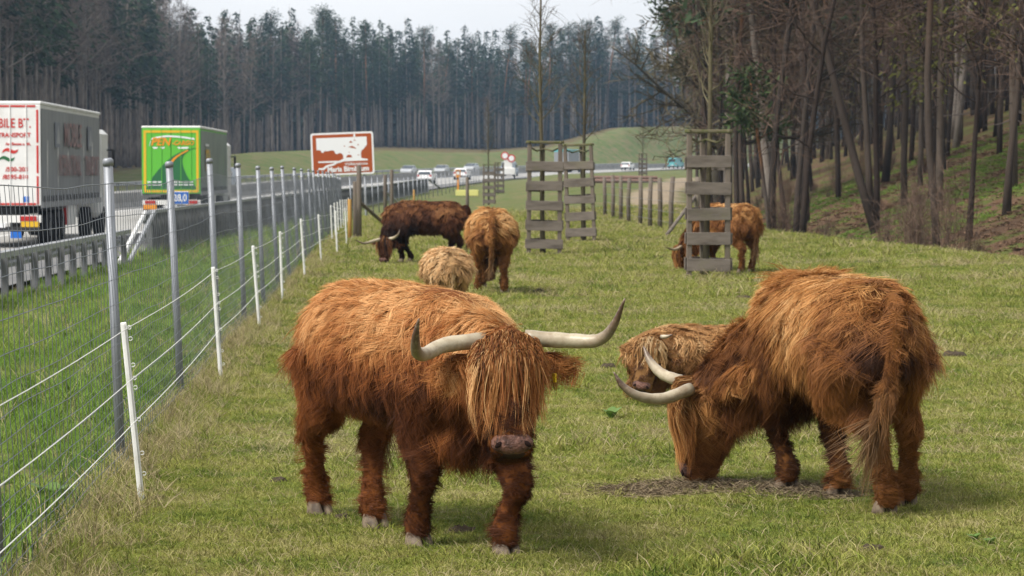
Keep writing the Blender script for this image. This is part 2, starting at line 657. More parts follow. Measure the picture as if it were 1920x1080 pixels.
def conifer(seed, H, r0, base=.42, Lmax=2.6, step=.55, nb=6, col=(.028, .050, .024), bark=(.23, .20, .175), dead=22, big=1.0):
    """spruce: bare trunk below, layered drooping branches above"""
    r = np.random.default_rng(seed)
    tr = MB()
    P, _ = walk((0, 0, -.4), (r.normal() * .01, r.normal() * .01, 1), H + .3, 9, r, .006, .05)
    t = np.linspace(0, 1, 10)
    tr.tube(P, r0 * (1 - t) ** .75 + .015, 7, col=np.array(bark))
    st = Strips()
    for i in range(dead):
        z = H * r.uniform(.10, base + .1)
        a = r.uniform(0, 6.28)
        L = r.uniform(.4, 1.6)
        p = np.array([0, 0, z])
        e = p + np.array([math.cos(a) * L, math.sin(a) * L, r.uniform(-.3, .25)])
        st.add(p, (p + e) / 2 + [0, 0, -.05], e, .03, np.array([.085, .07, .062]))
    C, D_, LN, WD, CL = [], [], [], [], []
    z = H * base
    while z < H * .985:
        f = (z - H * base) / (H * (1 - base))
        L0 = Lmax * (1 - f) ** .75 * (.55 + .45 * min(1, f * 5)) + .15
        for b in range(nb):
            a = r.uniform(0, 6.28)
            L = L0 * r.uniform(.55, 1.25)
            n = max(2, int(L * 3.2))
            for q in range(n):
                s = (q + .6) / n
                rad = L * s
                zz = z + r.normal() * .12 - .32 * L * s + .22 * L * s * s
                p = np.array([math.cos(a) * rad, math.sin(a) * rad, zz]) + r.normal(size=3) * .10
                C.append(p)
                D_.append((math.cos(a + r.normal() * .6), math.sin(a + r.normal() * .6), -.55 + r.normal() * .3))
                LN.append(big * r.uniform(.35, .75))
                WD.append(big * r.uniform(.18, .40))
                CL.append(np.array(col) * r.uniform(.55, 1.5) * (1 + .25 * s))
        z += step * r.uniform(.7, 1.3)
    V, F, Cc = needle_quads(np.array(C), unit_(np.array(D_)), np.array(LN), np.array(WD), r, np.array(CL))
    Vs, Fs, Cs = st.arrays(r)
    me = np_mesh('crown', np.concatenate([V, Vs]), np.concatenate([F, Fs + len(V)]), M_NEEDLE, col=np.concatenate([Cc, Cs]), smooth=False)
    return tr.mesh('trunk', M_BARK, True), me


def pine(seed, H, r0, nclump=26, base=.62, spread=3.2, col=(.035, .055, .026), bark=(.10, .082, .07), top=(.27, .125, .055), lean=(0, 0), rc=.9):
    r = np.random.default_rng(seed)
    tr, cr = MB(), MB()
    P, _ = walk((0, 0, -.4), (lean[0], lean[1], 1), H * .97, 10, r, .035, .04)
    t = np.linspace(0, 1, 11)
    k = sstep(.35, .6, t)[:, None]
    tr.tube(P, r0 * (1 - .85 * t) ** .8 + .01, 8, col=np.array(bark) * (1 - k) + np.array(top) * k)
    C, D_, LN, WD, CL = [], [], [], [], []
    for i in range(nclump):
        s = base + (1 - base) * (i + .5) / nclump
        p = np.array([np.interp(s, t, P[:, j]) for j in range(3)])
        a = i * 2.4 + r.normal() * .6
        L = spread * r.uniform(.4, 1.0) * (1.1 - .6 * (s - base) / (1 - base))
        d = unit_(np.array([math.cos(a), math.sin(a), r.uniform(-.05, .5)]))
        B, _ = walk(p, d, L, 4, r, .15, .04)
        cr.tube(B, np.linspace(.05, .015, 5), 4, col=np.array(top) * .6, cap=False)
        for q in range(3):
            c0 = B[-1 - q] + r.normal(size=3) * .2
            m = 42
            o = r.normal(size=(m, 3)) * np.array([.55, .55, .33]) * rc
            C += list(c0 + o)
            D_ += list(o * 1.2 + r.normal(size=(m, 3)) * .5 + [0, 0, .2])
            LN += list(r.uniform(.22, .45, m))
            WD += list(r.uniform(.08, .20, m))
            CL += list(np.array(col)[None] * r.uniform(.5, 1.6, (m, 1)))
    V, F, Cc = needle_quads(np.array(C), unit_(np.array(D_)), np.array(LN), np.array(WD), r, np.array(CL))
    cr.F += (F + cr.n).tolist()
    cr.V.append(V)
    cr.C.append(np.column_stack([Cc, np.ones(len(Cc))]))
    cr.MI += [0] * len(F)
    return tr.mesh('trunk', M_BARK, True), cr.mesh('crown', M_NEEDLE)


def plant_tree(name, parts, x, y, rz, scale, label, group=None, z=None, cat='tree', dz=0.0, lean=None):
    o = empty(name, (x, y, (hz(x, y) if z is None else z) + dz), rz, scale)
    if lean:
        o.rotation_euler = (lean[0], lean[1], rz)
    tag(o, label, cat, group)
    link('trunk', parts[0], o)
    link('crown', parts[1], o)
    return o


def scatter(name, pts, rz, scl, meshes, pick, label, mats=None):
    """one 'stuff' object: instances of a few meshes on points (geometry nodes)"""
    me = bpy.data.meshes.new(name)
    me.from_pydata([tuple(p) for p in pts], [], [])
    for nm, data, ty in (('rz', rz, 'FLOAT'), ('scl', scl, 'FLOAT'), ('pick', pick, 'INT')):
        a = me.attributes.new(nm, ty, 'POINT')
        a.data.foreach_set('value', np.asarray(data, np.float32 if ty == 'FLOAT' else np.int32))
    o = link(name, me)
    tag(o, label, kind='stuff')
    ng = bpy.data.node_groups.new(name, 'GeometryNodeTree')
    ng.interface.new_socket('Geometry', in_out='INPUT', socket_type='NodeSocketGeometry')
    ng.interface.new_socket('Geometry', in_out='OUTPUT', socket_type='NodeSocketGeometry')
    n, l = ng.nodes, ng.links
    gi, go = n.new('NodeGroupInput'), n.new('NodeGroupOutput')
    jo = n.new('GeometryNodeJoinGeometry')
    for i, ms in enumerate(reversed(meshes)):      # join puts the last link first
        ob = bpy.data.objects.new(name + '_source', ms)
        oi = n.new('GeometryNodeObjectInfo')
        oi.inputs['Object'].default_value = ob
        oi.inputs['As Instance'].default_value = True
        l.new(oi.outputs['Geometry'], jo.inputs['Geometry'])
    ip = n.new('GeometryNodeInstanceOnPoints')
    ip.inputs['Pick Instance'].default_value = True

    def named(nm, ty):
        q = n.new('GeometryNodeInputNamedAttribute')
        q.data_type = ty
        q.inputs['Name'].default_value = nm
        return q.outputs['Attribute']
    cx = n.new('ShaderNodeCombineXYZ')
    l.new(named('rz', 'FLOAT'), cx.inputs['Z'])
    er = n.new('FunctionNodeEulerToRotation')
    l.new(cx.outputs['Vector'], er.inputs['Euler'])
    l.new(gi.outputs['Geometry'], ip.inputs['Points'])
    l.new(jo.outputs['Geometry'], ip.inputs['Instance'])
    l.new(named('pick', 'INT'), ip.inputs['Instance Index'])
    l.new(er.outputs['Rotation'], ip.inputs['Rotation'])
    l.new(named('scl', 'FLOAT'), ip.inputs['Scale'])
    l.new(ip.outputs['Instances'], go.inputs['Geometry'])
    md = o.modifiers.new('scatter', 'NODES')
    md.node_group = ng
    return o


def joined(parts, name):
    """trunk and crown of a tree as one mesh for the mass behind"""
    bm = bmesh.new()
    me = bpy.data.meshes.new(name)
    mats_, off = [], 0
    for p in parts:
        k = len(bm.faces)
        bm.from_mesh(p)
        bm.faces.ensure_lookup_table()
        for f in bm.faces[k:]:
            f.material_index = len(mats_)
        mats_.append(p.materials[0])
    bm.to_mesh(me)
    bm.free()
    for m in mats_:
        me.materials.append(m)
    return me


# -------- the forest behind the motorway
SPRUCE = [conifer(100 + i, 27 + 1.5 * (i % 3), .24, base=.34 + .05 * (i % 4), Lmax=2.5 + .25 * (i % 3), col=[(.022, .042, .022), (.028, .050, .022), (.018, .036, .022), (.034, .050, .024)][i % 4]) for i in range(6)]
LARCH = [bare_tree(120 + i, 25, .22, base=.40, spread=.42, n1=26, n2=6, n3=6, twig=.05, tw_len=1.0, first=.42, col=(.21, .18, .155), tcol=[(.125, .098, .078), (.105, .088, .075), (.13, .095, .085)][i % 3], up=.06, crook=.02) for i in range(4)]
FPINE = [pine(140 + i, 30.5, .24, nclump=18, base=.74, spread=3.0, rc=1.15) for i in range(2)]
EDGE = catmull([(-60, 190), (-50, 240), (-53, 300), (-57, 370), (-58, 430), (-50, 500), (-36, 565), (-14, 622), (12, 660), (40, 685), (75, 700), (120, 700)], 400)
_seg = np.r_[0, np.cumsum(np.hypot(*np.diff(EDGE, axis=0).T))]


def forest():
    r = np.random.default_rng(77)
    rows = []
    for row in range(34):
        s = 0.0
        while s < _seg[-1]:
            s += (3.2 if row < 3 else (4.4 if row < 12 else 6.5)) * r.uniform(.55, 1.5) * (1 + .25 * (s / _seg[-1]))
            x = np.interp(s, _seg, EDGE[:, 0])
            y = np.interp(s, _seg, EDGE[:, 1])
            i = min(np.searchsorted(_seg, s), len(EDGE) - 1)
            tdir = unit_(EDGE[i] - EDGE[max(i - 4, 0)] + 1e-6)
            nrm = np.array([-tdir[1], tdir[0]])
            off = row * 3.8 + r.uniform(0, 2.6) + (max(0, row - 12) * 2.0)
            rows.append((row, x + nrm[0] * off, y + nrm[1] * off, s / _seg[-1], r.uniform(), r.uniform(0, 6.28), r.uniform(.82, 1.06) * float(np.interp(s / _seg[-1], [0, .38, .50], [1.24, 1.24, 1.0])), int(r.integers(0, 1000))))
    near = [q for q in rows if q[0] < 2 and -60 < 960 + FPX * q[1] / q[2] < 1330]
    near = near[:296]
    rest = [q for q in rows if q not in near and -500 < 960 + FPX * q[1] / q[2] < 1900]

    def kind(q):
        f = .62 if q[3] < .28 else (.42 if q[3] < .55 else .22)
        if q[4] < f:
            return 'larch'
        if q[4] > .80 and q[3] > .55:
            return 'pine'
        return 'spruce'
    lab = {'larch': ('bare_larch_tree', LARCH, 'tall brown leafless tree in the dense forest behind the motorway', 'leafless trees in the forest behind the motorway'),
           'pine': ('scots_pine_tree', FPINE, 'tall bare-stemmed pine with rounded crown rising from the forest behind the motorway', 'pines in the forest behind the motorway'),
           'spruce': ('spruce_tree', SPRUCE, 'dark green spruce with bare lower trunk in the dense forest behind the motorway', 'spruces in the forest behind the motorway')}
    for q in near:
        nm, src, lb, gr = lab[kind(q)]
        plant_tree(nm, src[q[7] % len(src)], q[1], q[2], q[5], q[6], lb, gr)
    THICK = [conifer(160 + i, 11, .08, base=.03, Lmax=2.4, step=.6, nb=7, dead=3, big=1.6, col=(.016, .028, .018)) for i in range(2)]
    meshes = [joined(p, 'far_tree') for p in SPRUCE[:4] + LARCH[:3] + THICK]
    pts = [(q[1], q[2], hz(q[1], q[2])) for q in rest]
    pick = [7 + q[7] % 2 if (q[0] > 2 and q[7] % 10 < (6 if q[3] < .5 else 7)) else ((q[7] % 4) if kind(q) != 'larch' else 4 + q[7] % 3) for q in rest]
    rzz, sll = [q[5] for q in rest], [q[6] * .97 for q in rest]
    for off in (22, 30, 38, 50):                       # dense young growth inside the far part of the forest
        for s in np.arange(.35 * _seg[-1], _seg[-1], 2.6):
            i = min(np.searchsorted(_seg, s), len(EDGE) - 1)
            td = unit_(EDGE[i] - EDGE[max(i - 4, 0)] + 1e-6)
            x = float(np.interp(s, _seg, EDGE[:, 0]) - td[1] * off + r.normal())
            y = float(np.interp(s, _seg, EDGE[:, 1]) + td[0] * off + r.normal())
            pts.append((x, y, hz(x, y)))
            pick.append(7 + int(r.integers(2)))
            rzz.append(r.uniform(0, 6.28))
            sll.append(r.uniform(.9, 1.5))
    scatter('forest_interior', pts, rzz, sll, meshes, pick, 'dark interior of the conifer forest behind the motorway')


forest()

# -------- the mixed wood on the right
BARE_T = [bare_tree(200 + i, [17, 20, 15, 22, 18, 14][i], [.085, .11, .07, .115, .095, .07][i], base=[.3, .4, .22, .42, .35, .2][i], spread=.62, n1=24, n2=7, n3=12, rmin=.011, twig=.013, tw_len=1.1,
                    col=[(.044, .031, .025), (.056, .045, .038), (.036, .026, .022), (.034, .027, .023), (.066, .051, .041), (.042, .031, .026)][i], tcol=(.105, .070, .053), crook=.045) for i in range(6)]
WPINE = [pine(230 + i, [19, 22, 17][i], [.105, .125, .10][i], nclump=24, base=.5, spread=2.8, bark=(.062, .048, .040), top=(.21, .095, .042), lean=[(.0, 0), (-.06, 0), (.04, .02)][i]) for i in range(3)]
YLARCH = [conifer(240 + i, 17, .11, base=.22, Lmax=2.6, step=.34, nb=7, col=(.085, .088, .024), bark=(.10, .08, .065), dead=30, big=.30) for i in range(2)]


def shrub_mesh(seed, H, n, col=(.115, .078, .058)):
    r = np.random.default_rng(seed)
    st = Strips()
    for i in range(n):
        a, b = r.uniform(0, 6.28), abs(r.normal()) * .38
        p = np.array([r.normal() * .22, r.normal() * .22, -.05])
        d = unit_(np.array([math.cos(a) * b, math.sin(a) * b, 1]))
        L = H * r.uniform(.4, 1.1)
        m = p + d * L * .5 + r.normal(size=3) * .05 * L
        e = m + unit_(d + r.normal(size=3) * .25) * L * .5
        c = np.array(col) * r.uniform(.6, 1.4)
        st.add(p, m, e, .022, c)
        for k in range(7):
            s = r.uniform(.2, 1)
            q = p + (m - p) * min(1, s * 2) + (e - m) * max(0, s * 2 - 1)
            dd = unit_(d + r.normal(size=3) * .7)
            Lk = L * r.uniform(.12, .35)
            st.add(q, q + dd * Lk * .5 + r.normal(size=3) * .03, q + dd * Lk, .012, c * r.uniform(.8, 1.2))
    V, F, C = st.arrays(r)
    return np_mesh('twigs', V, F, M_TWIG, col=C, smooth=False)


SHRUB = [shrub_mesh(300 + i, [2.2, 3.0, 1.6, 3.6][i], 70) for i in range(4)]


def right_wood():
    r = np.random.default_rng(31)
    # trees at the edge whose feet can be seen
    front = [(1450, 432, BARE_T[2], .95, -.10, 'thin brown leafless tree at the meadow corner beside the nearest tree guard'),
             (1475, 430, BARE_T[5], 1.0, -.14, 'multi-stemmed looking bare tree just right of the nearest tree guard'),
             (1512, 420, BARE_T[0], .95, -.03, 'brown bare tree standing behind the meadow crest left of the leaning pine'),
             (1642, 436, WPINE[1], .95, -.20, 'pine with orange upper trunk leaning left at the wood edge'),
             (1695, 386, WPINE[0], 1.0, -.02, 'straight pine with a dark lower trunk and orange top beyond the meadow crest'),
             (1658, 342, BARE_T[1], 1.0, .0, 'grey trunked bare tree behind the straight pine'),
             (1642, 322, BARE_T[4], 1.0, .02, 'pale trunked bare tree up the slope left of the straight pine'),
             (1570, 372, WPINE[2], 1.0, -.10, 'slim pine with orange stem in the middle of the wood edge'),
             (1815, 450, BARE_T[2], .9, -.04, 'slender dark leafless tree on the brown slope at the right'),
             (1886, 402, BARE_T[4], .85, .02, 'greyish bare tree near the right edge of the wood'),
             (1828, 252, BARE_T[1], 1.0, .0, 'pale straight bare tree high on the slope at the right'),
             (1760, 395, YLARCH[0], .95, .0, 'yellow green larch with soft needles on the slope at the right'),
             (1900, 352, YLARCH[1], 1.05, .0, 'yellow green larch at the right edge of the picture')]
    for px, py, src, sc_, ln, lb in front:
        x, y = ray_ground(px, py)
        nm = 'pine_tree' if src in WPINE else ('larch_tree' if src in YLARCH else 'bare_tree')
        plant_tree(nm, src, x, y, r.uniform(-.3, .3), sc_, lb, 'trees at the edge of the right-hand wood', lean=(0, ln))
    n = 0
    tries = 0
    cand = []
    while n < 210 and tries < 6000:
        tries += 1
        y = 54 + 190 * r.uniform() ** 1.3
        w = .8 + 42 * r.uniform() ** 1.2
        x = float(XE(y)) + w
        px = 960 + FPX * x / y
        if px > 2150 or (px > 1400 and y < 60 and w < 2.5):
            continue
        if px > 1540 and w < 9 and r.uniform() < .65:
            continue
        if any(abs(a - x) < 1.1 and abs(b - y) < 1.6 for a, b in cand):
            continue
        cand.append((x, y))
        k = r.uniform()
        if k < .66:
            src, nm, lb, gr = BARE_T[int(r.integers(6))], 'bare_tree', 'brown leafless tree deep in the wood on the right', 'leafless trees in the wood on the right'
        elif k < .88:
            src, nm, lb, gr = WPINE[int(r.integers(3))], 'pine_tree', 'pine with reddish upper trunk deep in the wood on the right', 'pines in the wood on the right'
        elif k < .95:
            src, nm, lb, gr = YLARCH[int(r.integers(2))], 'larch_tree', 'yellow green larch standing among bare trees in the wood on the right', 'larches in the wood on the right'
        else:
            src, nm, lb, gr = SPRUCE[int(r.integers(4))], 'spruce_tree', 'dark spruce standing among bare trees in the wood on the right', 'spruces in the wood on the right'
        plant_tree(nm, src, x, y, r.uniform(0, 6.28), r.uniform(.75, 1.15) * (.75 if nm == 'spruce_tree' else 1), lb, gr, lean=(r.normal() * .03, r.normal() * .05 - .02))
        n += 1
    # undergrowth
    for i in range(46):
        y = 56 + 75 * r.uniform() ** 1.2
        w = .6 + 9 * r.uniform() ** 1.6
        x = float(XE(y)) + w
        if 960 + FPX * x / y > 1990:
            continue
        o = empty('bare_shrub', (x, y, hz(x, y)), r.uniform(0, 6.28), r.uniform(.22, .6))
        tag(o, 'brown leafless shrub in the undergrowth along the edge of the right-hand wood', 'shrub', 'leafless shrubs along the wood edge')
        link('twigs', SHRUB[int(r.integers(4))], o)
    # the mass further in
    pts, rz, sl, pk = [], [], [], []
    meshes = [joined(p, 'far_tree') for p in BARE_T[:4] + WPINE[:2] + SPRUCE[:1]]
    for i in range(900):
        y = 60 + 330 * r.uniform()
        x = float(XE(y)) + 12 + 75 * r.uniform()
        if 960 + FPX * x / y > 2300:
            continue
        pts.append((x, y, hz(x, y)))
        rz.append(r.uniform(0, 6.28))
        sl.append(r.uniform(.8, 1.15))
        pk.append(int(r.choice(7, p=[.2, .2, .18, .18, .09, .09, .06])))
    scatter('wood_interior', pts, rz, sl, meshes, pk, 'dense brown interior of the wood on the right')


right_wood()
# the wide crooked tree that hangs over the corner of the meadow
OAK = bare_tree(411, 10.5, .28, base=.26, spread=1.35, n1=34, n2=14, n3=14, twig=.045, tw_len=.8, col=(.062, .055, .040), tcol=(.10, .085, .052), crook=.09, first=.50, up=.05)
plant_tree('spreading_oak_tree', OAK, 8.6, 112, 2.2, 1.0, 'large dark tree with wide crooked leafless branches overhanging the meadow corner', lean=(0, -.08))
PINEB = pine(431, 9, .12, nclump=7, base=.60, spread=2.0, col=(.040, .062, .022), rc=.7)
plant_tree('young_pine_tree', PINEB, 8.3, 84, .6, .62, 'small green pine bough tree in front of the brown wood', lean=(0, -.1))
YOUNG = [bare_tree(501 + i, h, .045, base=.48, spread=.34, n1=26, n2=4, n3=3, rmin=.008, twig=.009, tw_len=.45, col=(.105, .092, .055), tcol=(.085, .065, .055), up=.22, crook=.012, first=.5) for i, h in enumerate((5.6, 5.3, 6.2, 6.4))]
# ------------------------------------------------------------------ motorway furniture and traffic
M_STEEL = mat('galvanised_steel', (.36, .37, .385), .5, .4, metal=.35, noise=[(6, (.25, .26, .27), .45, .7)])
M_STEELD = mat('weathered_steel', (.16, .165, .17), .65, .3, metal=.2, noise=[(2, (.10, .10, .105), .45, .7)])
M_CONC = mat('barrier_concrete', (.33, .325, .31), .9, .15, noise=[(1.2, (.22, .215, .20), .45, .7)])
M_WHITE = mat('white_paint', (.72, .72, .70), .4, .4, noise=[(1.4, (.60, .59, .56), .5, .75)])
M_RED = mat('red_paint', (.50, .025, .018), .45, .4)
M_YEL = mat('yellow_paint', (.66, .40, .015), .45, .4)
M_GREEN = mat('green_foil', (.10, .42, .035), .4, .4)
M_DGREEN = mat('dark_green_foil', (.018, .12, .040), .4, .4)
M_ORANGE = mat('orange_foil', (.70, .26, .012), .45, .4)
M_BLUE = mat('blue_sign', (.012, .13, .52), .4, .4)
M_DBLUE = mat('faded_blue_print', (.21, .225, .265), .6, .3)
M_FRED = mat('faded_red_print', (.31, .20, .20), .6, .3)
M_TARP = mat('grey_tarpaulin', (.25, .262, .275), .55, .3, noise=[(.7, (.21, .22, .232), .4, .7)])
M_TARPL = mat('faded_white_print', (.36, .37, .38), .6, .3)
M_TARPG = mat('green_grey_tarpaulin', (.20, .25, .215), .5, .35, noise=[(.7, (.16, .20, .175), .4, .7)])
M_BLACK = mat('black_rubber', (.018, .018, .02), .8, .2)
M_CHASSIS = mat('chassis_black', (.03, .03, .032), .6, .3)
M_GLASS = mat('vehicle_glass', (.05, .06, .07), .08, .6)
M_LAMP = mat('red_lamp', (.40, .012, .010), .25, .5)
M_BROWN = mat('brown_sign_foil', (.34, .070, .014), .6, .2)
M_SIGNW = mat('white_sign_foil', (.74, .75, .76), .45, .35)
M_SILVER = mat('silver_paint', (.50, .52, .54), .28, .5, metal=.5)
M_CARW = mat('white_car_paint', (.80, .80, .80), .25, .5)
M_TEAL = mat('teal_paint', (.10, .36, .38), .35, .5)
M_BLUEG = mat('blue_grey_paint', (.42, .48, .56), .3, .5)


def text_mesh(txt, size, m, shear=0.0, wide=1.0, thick=.004, align='CENTER', bold=0.0):
    """flat lettering in the xz plane, readable from -y"""
    cu = bpy.data.curves.new('lettering', 'FONT')
    cu.body = txt
    cu.size = size
    cu.align_x = align
    cu.align_y = 'CENTER'
    cu.shear = shear
    cu.extrude = thick / 2
    cu.offset = bold
    cu.resolution_u = 3
    o = bpy.data.objects.new('tmp', cu)
    COL.objects.link(o)
    dg = bpy.context.evaluated_depsgraph_get()
    me = bpy.data.meshes.new_from_object(o.evaluated_get(dg))
    bpy.data.objects.remove(o)
    me.transform(Matrix.Rotation(R(90), 4, 'X') @ Matrix.Diagonal((wide, 1, 1, 1)))
    me.materials.clear()
    me.materials.append(m)
    return me


def put(name, me, parent, loc, rz=0.0, ry=0.0):
    o = link(name, me, parent)
    o.location = loc
    o.rotation_euler = (0, ry, rz)
    return o


def wheel(parent, x, y, r, w, m_rim, sign=1):
    t = MB()
    prof = [(-.5, .62), (-.5, .9), (-.36, 1), (.36, 1), (.5, .9), (.5, .62)]
    n = 18
    V = [(x + a * w, y + r * b * math.cos(k / n * 2 * math.pi), r + r * b * math.sin(k / n * 2 * math.pi)) for a, b in prof for k in range(n)]
    F = [(i * n + k, i * n + (k + 1) % n, (i + 1) * n + (k + 1) % n, (i + 1) * n + k) for i in range(5) for k in range(n)]
    t.add(V, F)
    o = t.build('wheel', M_BLACK, parent, True)
    h = MB()
    for a in (-.42, .42):
        h.add([(x + a * w, y, r)] + [(x + a * w * (1 - .15), y + r * .64 * math.cos(k / n * 2 * math.pi), r + r * .64 * math.sin(k / n * 2 * math.pi)) for k in range(n)],
              [(0, 1 + k, 1 + (k + 1) % n) for k in range(n)])
    h.build('rim', m_rim, o)
    return o


def truck(label, x, y, rz, m_box, m_side, m_roof):
    """articulated lorry; origin under the rear right corner of the trailer; +y is forward"""
    t = empty('lorry', (x, y, float(ZR(y)) + .002), rz)
    tag(t, label, 'lorry')
    W, L, z0, z1 = 2.5, 13.6, 1.15, 3.96
    MB().box((-W / 2, L / 2, (z0 + z1) / 2), (W - .06, L - .04, z1 - z0 - .02)).build('trailer_box', m_box, t)
    b = MB()
    for s in range(17):                                         # side curtain hangs in slight folds
        yy = .12 + s * (L - .24) / 16
    nn = 60
    for xs in (-.012, -W + .012):
        V, F = [], []
        for i in range(nn + 1):
            yy = .1 + (L - .2) * i / nn
            off = .018 * math.sin(i * 1.9) + .012 * math.sin(i * .7)
            V += [(xs + off * (1 if xs > -1 else -1) * .6, yy, z0 + .12), (xs + off, yy, (z0 + z1) / 2), (xs, yy, z1 - .12)]
        for i in range(nn):
            F += [(i * 3, i * 3 + 3, i * 3 + 4, i * 3 + 1), (i * 3 + 1, i * 3 + 4, i * 3 + 5, i * 3 + 2)]
        b.add(V, F)
    b.build('side_curtain', m_side, t, True)
    MB().box((-W / 2, L / 2, z1 + .03), (W + .02, L + .02, .10), bev=.03).build('roof', m_roof, t)
    for xs in (.004, -W - .004):
        MB().box((xs, L / 2, z0 + .03), (.05, L, .16)).build('side_rail', M_STEEL, t)
    for i in range(26):
        MB().box((.018, .4 + i * .5, z0 + .17), (.02, .06, .22)).build('curtain_buckle', M_CHASSIS, t)
    MB().box((-W / 2, L / 2, 1.0), (1.0, L - .6, .22)).build('chassis', M_CHASSIS, t)
    for yy in (1.9, 3.2, 4.5, 11.0, 14.6):
        for xs in (-.18, -W + .18):
            wheel(t, xs, yy, .50, .34, M_STEELD)
    for yy in (1.9, 3.2, 4.5):
        MB().box((-.2, yy, 1.06), (.42, 1.1, .04)).build('mudguard', M_CHASSIS, t)
    MB().box((-.16, 6.6, .82), (.30, 1.6, .62), bev=.03).build('pallet_box', M_WHITE, t)
    MB().box((-.10, 5.62, .82), (.10, .12, .60)).build('fire_extinguisher', M_RED, t)
    # cab
    c = MB().box((-W / 2, 15.0, 2.05), (2.46, 2.1, 2.9), bev=.16)
    cab = c.build('cab', M_WHITE, t)
    MB().box((-W / 2, 16.06, 2.5), (2.2, .03, .9)).build('windscreen', M_GLASS, cab)
    for xs in (.20, -W - .20):
        MB().box((xs, 15.6, 2.55), (.10, .16, .62), bev=.03).build('wing_mirror', M_CHASSIS, cab)
        MB().box((xs / 2 - (W / 2 if xs < 0 else 0), 15.6, 2.82), (.3, .05, .05)).build('mirror_arm', M_CHASSIS, cab)
    # rear end: doors, bars, bumper
    for k in (0, 1):
        xc = -W / 4 - k * W / 2
        d = MB().box((xc, -.020, (z0 + z1) / 2), (W / 2 - .03, .05, z1 - z0 - .05), bev=.01).build('rear_door', m_box, t)
        for xs in (xc - .22, xc + .22):
            MB().tube([(xs, -.055, z0 + .02), (xs, -.055, z1 - .02)], .014, 6).build('locking_bar', m_box, d)
    MB().box((-W / 2, .02, .80), (2.46, .12, .20)).build('rear_beam', M_WHITE, t)
    MB().box((-W / 2, -.01, .52), (2.40, .10, .13)).build('underrun_bar', M_CHASSIS, t)
    for xs in (-.36, -W + .36):
        MB().box((xs, -.055, .81), (.44, .04, .13)).build('tail_light', M_LAMP, t)
    MB().box((-W / 2, -.06, .62), (.52, .02, .12)).build('number_plate', M_SIGNW, t)
    return t, W, z0, z1


